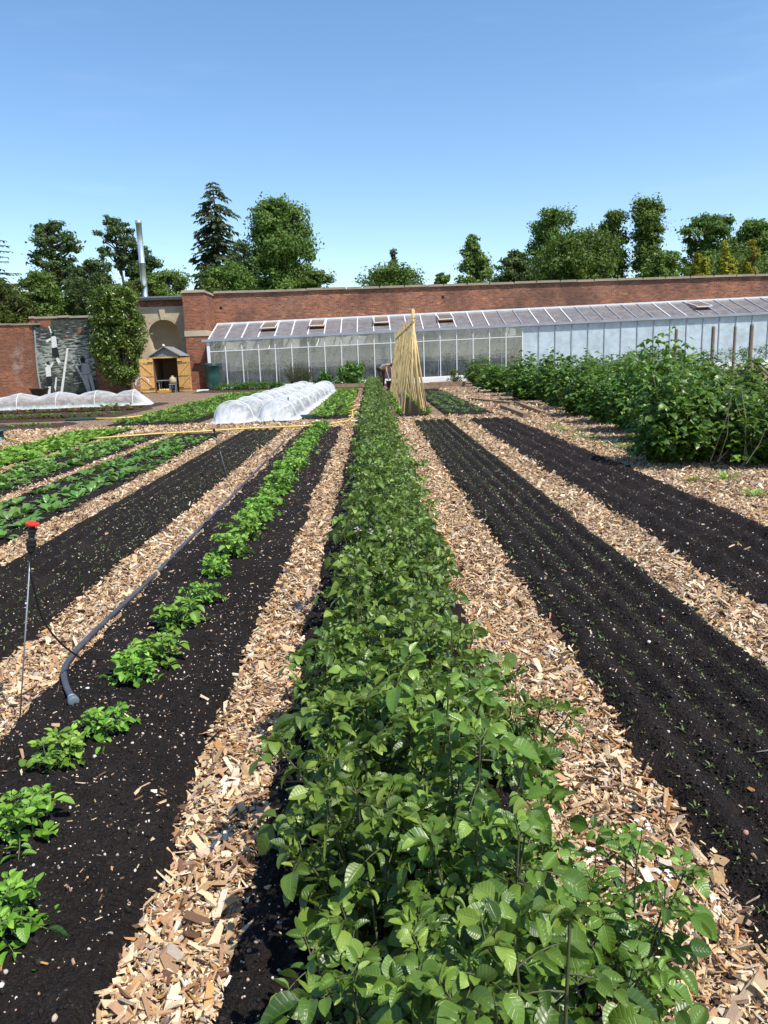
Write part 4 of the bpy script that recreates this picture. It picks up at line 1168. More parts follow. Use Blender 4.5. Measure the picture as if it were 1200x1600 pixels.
# ================================================================== potato plants
def potato_proto(seed, H, spread, nst, node, leafL, mat, detail, flower=0, rosette=False, up=0.25):
    rng = np.random.default_rng(seed)
    B, D, N, L, W, T, DR, FO = [], [], [], [], [], [], [], []
    sg, fls = G(), []
    def compound(p, d, n, RL, sc, tt):
        """one compound leaf: rachis with a terminal leaflet and pairs of side leaflets"""
        d = unit(d); n = unit(n-d*(n@d)); s = np.cross(d, n)
        dr = rng.uniform(0.5, 1.1)
        u = np.linspace(0, 1, 5)
        pts = p+np.outer(u*RL, d)-np.outer(dr*0.45*RL*u*u, n)
        sg.tube(pts, np.linspace(0.0026, 0.0014, 5)*(1 if not rosette else 0.9), 4, False)
        def addl(q, dd, nn, l, w):
            B.append(q); D.append(dd); N.append(nn+rng.normal(size=3)*0.34); L.append(l); W.append(w)
            T.append(np.clip(tt+rng.normal()*0.24+(0.45 if rng.uniform() < .06 else 0), 0, 1)); DR.append(rng.uniform(-0.3, 1.4)); FO.append(rng.uniform(0.0, 0.75))
        te = unit(pts[-1]-pts[-2])
        nt_ = unit(n-te*(n@te))
        l = leafL*sc*rng.uniform(.85, 1.4); addl(pts[-1], te, nt_, l, l*rng.uniform(.66, .80))
        for q, k in ((0.86, 0.95), (0.58, 0.8), (0.34, 0.6)):
            for sd in (-1, 1):
                if rng.uniform() < 0.06: continue
                pp = np.array([np.interp(q+rng.uniform(-.04, .04), u, pts[:, j]) for j in range(3)])
                l = leafL*sc*k*rng.uniform(0.65, 1.15)
                addl(pp+s*sd*0.004, unit(s*sd*0.95+d*rng.uniform(.25, .6)+n*rng.uniform(-.15, .25)), n, l, l*rng.uniform(.62, .78))
    for i in range(nst):
        a = i*2.4+rng.uniform(-.4, .4)
        r = spread*sqrt((i+0.5)/nst)*rng.uniform(.75, 1.1)
        h = H*rng.uniform(0.78, 1.08)*(1-0.28*(r/spread)**2)
        b = np.array([cos(a), sin(a), 0])*0.05
        t_ = np.array([cos(a)*r, sin(a)*r, h])
        s = np.linspace(0, 1, 9)[:, None]
        m_ = b*0.55+t_*0.45+[0, 0, 0.1*h]
        pts = b*(1-s)**2+2*m_*s*(1-s)+t_*s**2
        sg.tube(pts, np.linspace(0.0065, 0.003, 9)*(0.75 if rosette else 1), 6, False)
        for k in range(node):
            q = 0.16+0.84*(k+rng.uniform(.1, .9))/node
            p = np.array([np.interp(q, s[:, 0], pts[:, j]) for j in range(3)])
            az = k*2.3+a+rng.uniform(-.5, .5)
            out = np.array([cos(az), sin(az), rng.uniform(-.05, up+0.35*q)])
            RL = (0.10+0.07*rng.uniform())*(1 if not rosette else 0.62)*(1.1-0.35*q)
            compound(p, out, np.array([0, 0, 1.0])+rng.normal(size=3)*0.25-out*0.2, RL, rng.uniform(.75, 1.1)*(1.08-0.25*q), 0.25+0.35*q)
        # young leaves at the tip
        for k in range(4):
            az = rng.uniform(0, 6.28)
            compound(pts[-1], np.array([cos(az)*.7, sin(az)*.7, rng.uniform(.4, .9)]), np.array([-cos(az)*.5, -sin(az)*.5, .8]), 0.05*(1 if not rosette else .6), 0.55, 0.72)
        if flower and i < flower:
            fl = G(); fls.append(fl)
            for k in range(1):
                f0 = pts[-1]+np.array([rng.uniform(-.02, .02), rng.uniform(-.02, .02), rng.uniform(.07, .12)])
                sg.tube([pts[-1], (pts[-1]+f0)/2+[.008, 0, 0], f0], [.0022, .002, .0015], 4, False)
                for j in range(5):
                    c = f0+rng.normal(size=3)*0.015
                    for m in range(5):
                        az = m*2*pi/5+rng.uniform(-.2, .2)
                        leaves(fl, [c], [[cos(az), sin(az), .35]], [[-cos(az)*.4, -sin(az)*.4, 1]], 0.012, 0.009, .3, .5, .5, 2, 2, prof_round)
    g = G()
    leaves(g, np.array(B), np.array(D), np.array(N), np.array(L), np.array(W), np.array(DR), np.array(FO), np.array(T), *detail, prof_ovate, 0.022)
    return sg, g, *fls

def make_plant(name, parts, mats, names):
    r = empty(name)
    for i, g in enumerate(parts):
        k = min(i, 2); g.build(names[k], mats[k], r, True)
    return r
near = [make_plant('potato_plant', potato_proto(300+i, 0.50, 0.31, 8, 7, 0.086, 'potato', (6, 4), flower=(3 if i == 0 else 0)), ('dark_stem', 'potato', 'petal'), ('stems', 'leaves', 'flower_cluster')) for i in range(4)]
far = [make_plant('potato_plant', potato_proto(320+i, 0.50, 0.33, 7, 6, 0.085, 'potato', (3, 2), flower=(1 if i == 0 else 0)), ('dark_stem', 'potato', 'petal'), ('stems', 'leaves', 'flower_cluster')) for i in range(3)]
GP = 'mature potato plants of the dense central row'
taken = set()
def place(proto, loc, rz, s, label, cat, group):
    if id(proto) in taken: o = copy_tree(proto)
    else: o = proto; taken.add(id(proto))
    o.location = loc; o.rotation_euler = (0, 0, rz); o.scale = s
    return tag(o, label, cat, group)
y = 0.92; i = 0
POT_NEAR = ['potato plant nearest the camera, cut off by the bottom edge', 'second nearest potato plant of the central row, on the right side', 'potato plant with a long leafy branch reaching right over the wood chips',
            'potato plant at the left side of the row above the dark shaded soil']
while y < 38:
    nearp = y < 5.5
    for side in ((0.01, 0.16) if y < 1.75 else (-0.04, 0.14) if nearp else (-0.02, 0.13)):
        j = 1+random.randrange(3) if nearp else random.randrange(3)
        pr = near[j] if nearp else far[j]
        if i == 0: pr = near[1]
        if i == 16: pr = near[0]
        xx = side+0.02+random.uniform(-.05, .05)
        s = random.uniform(0.86, 1.04)
        lab = POT_NEAR[i] if i < 4 else 'leafy dark green potato plant growing in the dense central row'
        place(pr, (xx, y+random.uniform(-.07, .07), 0.03), random.uniform(0, 6.28), (s*(0.80 if y < 2.8 else .74), s*(0.80 if y < 2.8 else .74), s*random.uniform(.88, 1.08 if y < 2.2 else 1.2)), lab, 'potato plant', GP)
        i += 1
    y += 0.34 if nearp else 0.40
# a branch hanging out over the chips on the right
for k, (x, yy, rz, sx, sz, lab) in enumerate([(0.50, 1.42, 0.7, 0.62, 0.72, 'small open potato stem standing by itself over the right chip path'), (0.44, 2.3, 2.0, 0.5, 0.7, 'potato stem leaning out to the right half way down the near row'),
                                      (-0.10, 1.78, 1.2, 0.6, 0.68, 'low potato plant spreading left over the shaded black soil'), (-0.15, 2.5, 4.1, 0.62, 0.9, 'potato plant bulging out of the row on the left, second from the front')]):
    place(near[0] if k == 0 else near[3], (x, yy, 0.02), rz, (sx, sx, sz), lab, 'potato plant', GP)

# young potatoes on the left
yp = [make_plant('young_potato_plant', potato_proto(340+i, 0.14, 0.13, 6, 3, 0.066, 'young', (5, 4), rosette=True, up=0.15)[:2], ('stem', 'young'), ('stems', 'leaves')) for i in range(4)]
GY = 'young potato plants in the left bed'
ypos = [(8, 1470), (38, 1310), (95, 1195), (172, 1150), (212, 1062), (247, 1035), (282, 975), (318, 940), (340, 895), (362, 862), (380, 835)]
YL = ['young potato plant cut off by the left edge, the nearest one', 'second nearest young potato plant, with one large round leaf', 'third young potato plant from the front, wide and bushy', 'young potato plant next to the end of the grey pipe']
pts_ = [gd(px, py+18) for px, py in ypos]
yy = pts_[-1][1]+0.34
while yy < 15.6:
    pts_.append(np.array([-1.06+random.uniform(-.05, .05), yy, 0])); yy += random.uniform(.28, .36)
for i, p in enumerate(pts_):
    s = (random.uniform(.68, .74) if i < 4 else random.uniform(.72, 1.0) if i < 9 else random.uniform(.9, 1.2)) if i > 1 else .8
    place(yp[i % 4], (p[0], p[1], 0.045), random.uniform(0, 6.28), (s, s, s*random.uniform(.9, 1.2)), YL[i] if i < 4 else 'bright green young potato plant in the row on the dark left bed', 'potato plant', GY)

# ================================================================== salad rows
def rosette_proto(seed, n, L, W, prof, up0, up1, droop, fold, detail, wave, pet=0.0):
    rng = np.random.default_rng(seed)
    B, D, N, Ls, T, DR = [], [], [], [], [], []
    for i in range(n):
        u = i/n; a = i*2.4+rng.uniform(-.3, .3); e = up0+(up1-up0)*u+rng.normal()*0.1
        d = np.array([cos(a)*cos(e), sin(a)*cos(e), sin(e)])
        B.append([cos(a)*0.01, sin(a)*0.01, 0.0]); D.append(d); N.append([-cos(a)*sin(e), -sin(a)*sin(e), cos(e)]+rng.normal(size=3)*.15)
        Ls.append(L*rng.uniform(.75, 1.15)*(1-0.35*u)); T.append(np.clip(rng.normal(.45+.2*u, .18), 0, 1)); DR.append(droop*rng.uniform(.6, 1.3))
    g = G(); Ls = np.array(Ls)
    leaves(g, np.array(B), np.array(D), np.array(N), Ls, Ls*W, np.array(DR), fold, np.array(T), *detail, prof, wave)
    return g
def rows(name, proto_args, mat, nvar, xs, y0, y1, step, label, cat, group, jit=0.04, z=0.04, seed=0, sc_=(.8, 1.15), names=None, skip=0.0):
    rng = np.random.default_rng(seed)
    pr = [rosette_proto(seed*10+i, *proto_args).build(name, mat, None, True) for i in range(nvar)]
    first = set(); c = 0
    for x in xs:
        y = y0+rng.uniform(0, step)
        while y < y1:
            if rng.uniform() >= skip:
                k = int(rng.integers(nvar)) if c >= nvar else c
                o = pr[k] if k not in first else pr[k].copy()
                if k in first: COL.objects.link(o)
                first.add(k)
                s = rng.uniform(*sc_)
                o.location = (x+rng.normal()*jit, y+rng.normal()*jit, z); o.rotation_euler = (rng.normal()*.05, rng.normal()*.05, rng.uniform(0, 6.28)); o.scale = (s, s, s*rng.uniform(.85, 1.15))
                tag(o, label, cat, group); c += 1
            y += step*rng.uniform(.85, 1.15)
rows('spinach_plant', (11, 0.175, 0.48, prof_spoon, 0.35, 1.2, 0.75, 0.2, (6, 4), 0.06), 'spinach', 4, (-3.72, -3.42, -3.14), 6.0, 14.6, 0.27, 'dark glossy leafy spinach plant in the third bed left of the pipe', 'spinach', 'spinach plants', seed=1, skip=0.12)
rows('lettuce_plant', (16, 0.15, 0.62, prof_obov, 0.3, 1.3, 0.5, 0.15, (5, 4), 0.14), 'oak_lettuce', 4, (-4.95, -4.68, -4.35), 8.0, 14.6, 0.23, 'pale green frilly lettuce in the bed beside the spinach', 'lettuce', 'pale lettuces', seed=2, skip=0.08)
rows('lettuce_plant', (14, 0.17, 0.55, prof_obov, 0.5, 1.3, 0.5, 0.15, (5, 4), 0.12), 'lettuce', 4, (-6.2, -5.95, -5.65, -5.4), 9.6, 17.0, 0.23, 'bright green upright lettuce in the outermost left bed', 'lettuce', 'bright lettuces', seed=3, skip=0.05)
rows('chard_plant', (9, 0.22, 0.45, prof_spoon, 0.5, 1.3, 0.7, 0.2, (4, 2), 0.08), 'chard', 3, (-6.25, -5.8, -5.35, -4.9, -4.5), 18.6, 36, 0.36, 'light green leafy chard plant in the bed left of the netting tunnels', 'chard', 'chard plants left of the tunnels', seed=4, jit=.06)
rows('chard_plant', (9, 0.21, 0.45, prof_spoon, 0.5, 1.3, 0.7, 0.2, (4, 2), 0.08), 'chard', 3, (-1.42, -1.08, -0.75), 18.8, 36, 0.33, 'light green leafy plant in the bed between the tunnels and the potato row', 'chard', 'chard plants right of the tunnels', seed=5, jit=.05)
rows('kale_plant', (8, 0.17, 0.5, prof_spoon, 0.4, 1.2, 0.7, 0.2, (3, 2), 0.05), 'darkveg', 3, (1.95, 2.3, 2.65), 18.6, 31, 0.4, 'small dull green seedling cabbage in the bed right of the cane frame', 'cabbage', 'cabbages right of the canes', seed=6, jit=.05)
rows('kale_plant', (8, 0.2, 0.5, prof_spoon, 0.4, 1.2, 0.7, 0.2, (3, 2), 0.05), 'darkveg', 2, (-2.95, -3.35, -2.2), 18.3, 34, 0.5, 'brassica plant growing under the white netting', 'brassica', 'brassicas under the netting', seed=16, jit=.05, sc_=(.9, 1.3))
rows('kale_plant', (8, 0.2, 0.5, prof_spoon, 0.4, 1.2, 0.7, 0.2, (3, 2), 0.05), 'lettuce', 2, [-15.8+.45*q for q in range(17)], 27.6, 28.6, 0.45, 'brassica plant growing under the long far left netting', 'brassica', 'brassicas under the long netting', seed=26, jit=.05, sc_=(1.2, 1.7))
# rows that run sideways at the far left
for nm, mat, yy0, x0, x1, lab, grp, sd, sc2 in [('green_salad', 'lettuce', 19.2, -15, -8.0, 'small green salad plant in the front strip at the far left', 'green salads at the far left', 7, .8),
                                      ('red_lettuce', 'redleaf', 22.0, -15.5, -7.7, 'dark red lettuce in the first red strip at the far left', 'red lettuces, first strip', 8, 1.1),
                                      ('green_salad', 'chard', 23.4, -15.5, -7.6, 'small green salad plant between the red strips', 'green salads between red strips', 9, .9),
                                      ('red_lettuce', 'redleaf', 24.9, -16, -7.6, 'dark red lettuce in the second red strip at the far left', 'red lettuces, second strip', 10, 1.2),
                                      ('red_lettuce', 'redleaf', 25.9, -16, -7.6, 'dark red lettuce right in front of the long netting tunnel', 'red lettuces, third strip', 11, 1.2)]:
    rng = np.random.default_rng(sd)
    pr = [rosette_proto(sd*10+q, 10, 0.15, 0.6, prof_obov, 0.3, 1.2, 0.5, 0.2, (3, 2), 0.1).build(nm, mat, None, True) for q in range(2)]
    x = x0; c = 0
    while x < x1:
        o = pr[c] if c < 2 else pr[c % 2].copy()
        if c >= 2: COL.objects.link(o)
        o.location = (x, yy0+rng.normal()*.12, .04); o.rotation_euler = (0, 0, rng.uniform(0, 6.28)); s = sc2*rng.uniform(.8, 1.3); o.scale = (s, s, s)
        tag(o, lab, 'lettuce' if 'lettuce' in nm else 'salad plant', grp); c += 1; x += rng.uniform(.16, .24)

# ================================================================== seedlings
def blade(g, x, y, z, rng, s=1.0):
    n = rng.integers(2, 5)
    a = rng.uniform(0, 6.28, n)
    D = np.stack([np.cos(a)*.6, np.sin(a)*.6, rng.uniform(.5, 1.2, n)], 1)
    L = rng.uniform(.012, .026, n)*s
    leaves(g, np.tile([x, y, z], (n, 1)), D, np.stack([-np.cos(a), -np.sin(a), np.full(n, .6)], 1), L, L*.22, .9, .1, rng.uniform(0, 1, n), 2, 1, prof_lance)
rng = np.random.default_rng(5)
sp = []
for i in range(4):
    g = G(); blade(g, 0, 0, 0, rng, 1.1); blade(g, .008, .005, 0, rng, .9); sp.append(g.build('seedling', 'seedling', None, True))
spots = []
for k in range(6):
    x = 0.86+0.84*(k+0.5)/6
    y = 1.2
    while y < 16.6:
        spots.append((x+rng.normal()*.012, y)); y += rng.uniform(.015, .11)
spots.sort(key=lambda p: p[1])
vis = [p for p in spots if p[1] > 1.3]
for i, (x, y) in enumerate(vis[:300]):
    o = sp[i] if i < 4 else sp[i % 4].copy()
    if i >= 4: COL.objects.link(o)
    o.location = (x, y, float(soil_z([x], [y])[0])-.002); o.rotation_euler = (0, 0, rng.uniform(0, 6.28)); s = rng.uniform(.7, 1.3); o.scale = (s, s, s)
    tag(o, 'tiny grass like seedling in the sown lines of the near right bed', 'seedling', 'seedlings in the near right bed')
g = G()
for x, y in vis[300:]: blade(g, x, y, float(soil_z([x], [y])[0]), rng, 1.4)
tag(g.build('seedlings', 'seedling', None, True), kind='stuff')
g = G()
for k in range(7):
    x = -2.68+0.89*(k+0.5)/7; y = 3.6
    while y < 15.7:
        xx = x+rng.normal()*.012; blade(g, xx, y, float(soil_z([xx], [y])[0]), rng, 1.4); y += rng.uniform(.02, .08)
tag(g.build('seedlings', 'seedling', None, True), kind='stuff')

# ================================================================== wood chips, stones and crumbs
def chips(areas, seed):
    rng = np.random.default_rng(seed)
    Cs, sc_ = [], []
    for (x0, x1, y0, y1, dens, s) in areas:
        n = int((x1-x0)*(y1-y0)*dens)
        Cs.append(np.stack([rng.uniform(x0, x1, n), rng.uniform(y0, y1, n)], 1)); sc_.append(np.full(n, s))
    C = np.concatenate(Cs); C[:, 0] += rng.normal(0, .016, len(C))+.07*(fbm(C[:, 1]*3, C[:, 0]*1.5, 3, 60)-.47); s = np.concatenate(sc_); n = len(C)
    kind = rng.uniform(size=n)
    L = np.clip(rng.lognormal(-3.9, 0.6, n), .005, .080)*s
    W = L*np.where(kind < .35, rng.uniform(.10, .2, n), rng.uniform(.2, .55, n)); W = np.clip(W, .003, .03*s)
    T = np.clip(rng.lognormal(-5.6, .5, n), .0015, .012)*s
    a = rng.uniform(0, 2*pi, n); tl = rng.normal(0, .36, n); rl = rng.normal(0, .55, n)
    ca, sa, ct, st, cr, sr = np.cos(a), np.sin(a), np.cos(tl), np.sin(tl), np.cos(rl), np.sin(rl)
    ex = np.stack([ca*ct, sa*ct, st], 1); e0 = np.stack([-sa, ca, 0*a], 1); ez0 = np.cross(ex, e0)
    ey = e0*cr[:, None]+ez0*sr[:, None]; ez = np.cross(ex, ey)
    lump = 0.018*fbm(C[:, 0]*1.7, C[:, 1]*1.7, 3, 3)
    Z = lump+0.004+rng.uniform(0, 1, n)**1.5*.022*s+np.abs(st)*L*.3
    ctr = np.stack([C[:, 0], C[:, 1], Z], 1)
    V = np.zeros((n, 8, 3))
    for q, (i, j, k) in enumerate([(-1, -1, -1), (1, -1, -1), (1, 1, -1), (-1, 1, -1), (-1, -1, 1), (1, -1, 1), (1, 1, 1), (-1, 1, 1)]):
        jl = rng.uniform(.55, 1.15, n); jw = rng.uniform(.15, 1.2, n)
        V[:, q] = ctr+ex*(L*.5*i*jl)[:, None]+ey*(W*.5*j*jw)[:, None]+ez*(T*.5*k)[:, None]
    F = np.array([[3, 2, 1, 0], [4, 5, 6, 7], [0, 1, 5, 4], [1, 2, 6, 5], [2, 3, 7, 6], [3, 0, 4, 7]])
    F = (F[None]+(np.arange(n)*8)[:, None, None]).reshape(-1, 4)
    pal = np.array([[.76, .61, .40], [.68, .51, .31], [.55, .37, .20], [.40, .24, .14], [.15, .08, .05], [.42, .36, .30], [.84, .74, .57], [.48, .25, .09], [.58, .43, .31]])
    pr = np.array([.14, .18, .19, .16, .11, .05, .05, .05, .07])
    col = pal[rng.choice(len(pal), n, p=pr)]*rng.uniform(.7, 1.2, (n, 1))
    g = G(); g.add(V.reshape(-1, 3), F, None, .5, np.repeat(col, 8, 0))
    return g
def strip(x0, x1, ys):
    """(y range, density, size) steps along one path, a little over both edges"""
    return [(x0, x1, a, b, d, s) for a, b, d, s in ys]
NEARS = [(1.0, 2.2, 12000, 1.0), (2.2, 4.0, 9000, 1.0), (4.0, 7.0, 6500, 1.0), (7.0, 11.0, 3800, 1.15), (11.0, 18.2, 2200, 1.4)]
FINES = [(1.0, 2.2, 14000, .42), (2.2, 4.5, 8000, .5)]
ar = []
ar += strip(0.43, 0.89, NEARS) + strip(0.43, 0.88, FINES) + strip(0.38, 0.95, [(1, 4, 700, 1.2), (4, 17, 300, 1.4)])
ar += strip(-0.655, -0.37, NEARS) + strip(-0.64, -0.38, FINES) + strip(-0.70, -0.30, [(1, 4, 1500, 1.0), (4, 17, 400, 1.3)])
ar += strip(-1.83, -1.45, NEARS[1:]) + strip(-1.82, -1.46, FINES[1:]) + strip(-1.87, -1.40, [(2.4, 6, 700, 1.1), (6, 16, 400, 1.4)])
ar += strip(1.66, 2.07, NEARS[1:]) + strip(1.67, 2.06, FINES[1:]) + strip(1.62, 2.13, [(2.4, 6, 600, 1.1), (6, 17, 300, 1.4)])
ar += strip(-3.02, -2.64, NEARS[2:]) + strip(-4.17, -3.9, NEARS[3:]) + strip(-5.36, -5.05, NEARS[3:]) + strip(2.98, 4.6, NEARS[2:])+strip(4.6, 7.5, [(8, 14, 900, 1.6)])
ar += [(-8.5, -6.35, 10, 18.2, 700, 1.8), (-7.6, 0, 16.2, 18.2, 700, 1.8), (0.4, 5, 16.9, 18.2, 900, 1.8), (-0.5, 0.1, 18, 30, 300, 2), (2.9, 4.6, 18, 34, 300, 2.2), (-4.3, -1.5, 17, 18.2, 500, 1.8)]
tag(chips(ar, 41).build('wood_chips', 'chip'), kind='stuff')
# stray chips and crumbs over the soil, stones
st = []
for (k, (a, b)) in BEDS.items():
    d = {'l1': 260, 'potato': 200}.get(k, 90)
    st += [(a, b, 1.1 if abs(a) < 2 else 3, 4.5, d, .55), (a, b, 4.5, 16, d*.35, .8)]
gch = chips(st, 43)
v = gch.v[0]; cc = v.reshape(-1, 8, 3).mean(1); zz = soil_z(cc[:, 0], cc[:, 1]); lump = cc[:, 2]-v.reshape(-1, 8, 3)[:, :, 2].min(1); v[:, 2] += np.repeat(zz-cc[:, 2]+lump*.7, 8)
tag(gch.build('stray_wood_chips', 'chip'), kind='stuff')
def stones(areas, seed, name, pal, z):
    rng = np.random.default_rng(seed)
    C = np.concatenate([np.stack([rng.uniform(x0, x1, int((x1-x0)*(y1-y0)*d)), rng.uniform(y0, y1, int((x1-x0)*(y1-y0)*d))], 1) for x0, x1, y0, y1, d in areas])
    n = len(C); r = np.clip(rng.lognormal(-6.25, .5, n), .0011, .0085)
    base = np.array([[1, 0, 0], [-1, 0, 0], [0, 1, 0], [0, -1, 0], [0, 0, 1], [0, 0, -1]], float)
    # octahedron split once for a rounder pebble
    e = [(0, 2), (2, 1), (1, 3), (3, 0), (0, 4), (2, 4), (1, 4), (3, 4), (0, 5), (2, 5), (1, 5), (3, 5)]
    pts = np.concatenate([base, np.array([(base[i]+base[j]) for i, j in e])/1.35])
    em = {tuple(sorted(q)): 6+i for i, q in enumerate(e)}
    tri = []
    for a_, b_, c_ in [(0, 2, 4), (2, 1, 4), (1, 3, 4), (3, 0, 4), (2, 0, 5), (1, 2, 5), (3, 1, 5), (0, 3, 5)]:
        ab, bc, ca = em[tuple(sorted((a_, b_)))], em[tuple(sorted((b_, c_)))], em[tuple(sorted((c_, a_)))]
        tri += [(a_, ab, ca), (ab, b_, bc), (ca, bc, c_), (ab, bc, ca)]
    V = pts[None]*r[:, None, None]*rng.uniform(.6, 1.4, (n, 1, 3))*rng.uniform(.8, 1.2, (n, 18, 1))
    V = V+np.concatenate([C, soil_z(C[:, 0], C[:, 1])[:, None]], 1)[:, None]
    V[:, :, 2] += (r*.2)[:, None]
    F = (np.array(tri)[None]+(np.arange(n)*18)[:, None, None]).reshape(-1, 3)
    col = np.array(pal)[rng.integers(len(pal), size=n)]*rng.uniform(.7, 1.1, (n, 1))
    tag(G().add(V.reshape(-1, 3), F, None, .5, np.repeat(col, 18, 0)).build(name, 'pebble', None, True), kind='stuff')
ba = []
for k, (a, b) in BEDS.items():
    ba += [(a+.05, b-.05, 1.1 if abs(a) < 2 else 3, 4.5, 600 if k != 'r1' else 380), (a+.05, b-.05, 4.5, 9, 300), (a+.05, b-.05, 9, 16, 160)]
stones(ba, 51, 'pale_stones', [[.62, .56, .48], [.45, .36, .28], [.66, .62, .58], [.5, .3, .22], [.35, .33, .3]], .046)
stones([(a+.02, b-.02, 1.1 if abs(a) < 2 else 3, 5.5, 3200) for k, (a, b) in BEDS.items() if k in ('l1', 'r1', 'potato', 'r2', 'l2')]+[(a+.02, b-.02, 1.1, 3.2, 5000) for k, (a, b) in BEDS.items() if k in ('l1', 'r1', 'potato')], 52, 'soil_crumbs', [[.012, .010, .009], [.022, .018, .015], [.008, .007, .006]], .045)
# weeds and grass tufts on the chips
wp = [rosette_proto(700+i, 26, 0.16, 0.10, prof_lance, .3, 1.4, .8, .1, (3, 2), 0).build('grass_tuft', 'weed', None, True) for i in range(2)]
for i, (px, py, s, lab) in enumerate([(1132, 752, 1.2, 'bright green grass tuft at the foot of the nearest bush'), (1180, 778, 1.0, 'bright grass tuft on the chips near the right edge'), (1085, 755, .9, 'small grass tuft left of the brightest one at the foot of the nearest bush'),
                                  (865, 668, 1.2, 'leftmost low grass patch on the chips beside the second bed'), (885, 676, 1.2, 'middle low grass patch on the chips beside the second bed'), (905, 686, 1.0, 'rightmost low grass patch on the chips beside the second bed'), (795, 622, 1.1, 'small weed below the far bushes')]):
    p = gd(px, py); o = wp[i] if i < 2 else wp[i % 2].copy()
    if i >= 2: COL.objects.link(o)
    o.location = (p[0], p[1], 0.01); o.scale = (s*1.4, s*1.4, s*(.8 if i > 2 else 1)); o.rotation_euler = (0, 0, i*1.3)
    tag(o, lab, 'grass', None)
rng = np.random.default_rng(91); g = G(); n = 5200
c0 = rng.uniform(0, 1, n); wx = 3.42+.35*c0+rng.normal(0, .13, n); wy = 14.2-3.6*c0+rng.normal(0, .28, n)
k_ = vnoise(wx*5, wy*3, 6) > .36; wx, wy = wx[k_], wy[k_]; n = len(wx); az = rng.uniform(0, 6.28, n)
leaves(g, np.stack([wx, wy, np.full(n, .01)], 1), np.stack([np.cos(az)*.7, np.sin(az)*.7, rng.uniform(.2, 1.2, n)], 1), np.tile([0, 0, 1.], (n, 1))+rng.normal(size=(n, 3))*.3, rng.uniform(.03, .09, n), rng.uniform(.01, .03, n), .8, .2, rng.uniform(0, .85, n), 2, 2, prof_lance)
tag(g.build('low_weeds', 'weed', None, True), kind='stuff')
we = rosette_proto(720, 5, .035, .5, prof_spoon, .4, 1, .5, .2, (4, 2), 0)
o = we.build('weed_seedling', 'weed', None, True); p = gd(78, 1455); o.location = (p[0], p[1], .05); tag(o, 'tiny weed seedling alone on the black soil at lower left', 'weed')
o2 = o.copy(); COL.objects.link(o2); p = gd(62, 1540); o2.location = (p[0], p[1], .05); tag(o2, 'tiny weed seedling near the bottom left corner', 'weed')
# ================================================================== pipes, hoses, sprinklers
def smooth_path(pts, n=12):
    pts = [np.asarray(p, float) for p in pts]
    P_ = [2*pts[0]-pts[1]]+pts+[2*pts[-1]-pts[-2]]
    out = []
    for i in range(1, len(P_)-2):
        for t in np.linspace(0, 1, n, endpoint=False):
            a, b, c, d = P_[i-1:i+3]
            out.append(0.5*((2*b)+(-a+c)*t+(2*a-5*b+4*c-d)*t*t+(-a+3*b-3*c+d)*t**3))
    out.append(pts[-1]); return np.array(out)
def gpath(pp, z):
    r = []
    for q in pp:
        p = gd(q[0], q[1], z if len(q) < 3 else q[2]); r.append(p)
    return r
pipe = empty('irrigation_pipe', (-1.4, 3.1, 0)); tag(pipe, 'long dark grey plastic pipe with an end cap lying beside the young potatoes', 'pipe')
pp = gpath([(113, 1092, .075), (103, 1070, .07), (101, 1045, .06), (118, 1018, .055), (160, 975, .05), (235, 905, .05), (285, 853, .05), (330, 808, .05), (372, 765, .05), (408, 728, .05), (436, 698, .05), (455, 676, .05)], .05)
pp = smooth_path(pp, 10)
_off(G().tube(pp, 0.0135, 14).build('pipe', 'grey_pipe', None, True), pipe)
d = unit(pp[0]-pp[4])
_off(G().tube([pp[0]-d*0.012, pp[0]-d*0.010, pp[0]+d*0.008, pp[0]+d*0.010], [.014, .0185, .0185, .016], 20).build('collar', 'collar', None, True), pipe)
_off(G().tube([pp[0]+d*0.010, pp[0]+d*0.012, pp[0]+d*0.034, pp[0]+d*0.038, pp[0]+d*.040], [.016, .0225, .0225, .021, .017], 24).build('end_cap', 'cap', None, True), pipe)

def sprinkler(base, top, label, red=True, feed=None, big=1.0):
    base, top = np.asarray(base, float), np.asarray(top, float)
    r = empty('sprinkler_stake', tuple(base)); tag(r, label, 'sprinkler', 'sprinklers on stakes')
    d = unit(top-base)
    rod_top = top-d*0.09*big
    side = np.array([-0.012, 0, 0])*big
    _off(G().tube([base-d*0.05, rod_top], .0028*big, 8).build('rod', 'steel', None, True), r)
    g = G()
    c = top-d*0.12*big
    q = [(0, .006), (.010, .011), (.012, .014), (.030, .015), (.031, .018), (.038, .018), (.039, .015), (.044, .015), (.045, .0175), (.052, .0175), (.053, .012), (.058, .010), (.066, .010), (.067, .0125), (.078, .0125), (.079, .015), (.090, .015), (.091, .010), (.10, .010)]
    g.tube([c+d*a*big for a, _ in q], [w_*big for _, w_ in q], 16)
    _off(g.build('body', 'black_plastic', None, False), r)
    h = [(.100, .007), (.101, .021), (.102, .0225), (.108, .0225), (.109, .021), (.110, .013), (.114, .012), (.115, .004)]
    _off(G().tube([c+d*a*big for a, _ in h], [w_*big for _, w_ in h], 14).build('sprinkler_head', 'red_plastic' if red else 'pink_plastic', None, False), r)
    if feed is not None:
        f = smooth_path([c, c+[-.008, 0, -.06], *feed], 10)
        _off(G().tube(f, .0036*big, 8).build('feed_tube', 'black_plastic', None, True), r)
    return r
b = gd(30, 1140); Yb = b[1]
t_ = at(51, 812, Yb+0.02)
lo = gd(128, 1030, .05)
m1 = at(50, 905, Yb+.02); m2 = at(66, 965, Yb+.08); m3 = at(95, 1005, Yb+.2)
sprinkler(b, t_, 'nearest sprinkler on a thin steel stake with a red head, at the left edge', True, [m1, m2, m3, lo, lo+[.03, -.02, -.02]], 1.12)
b = gd(357, 752); t_ = at(333, 667, b[1])
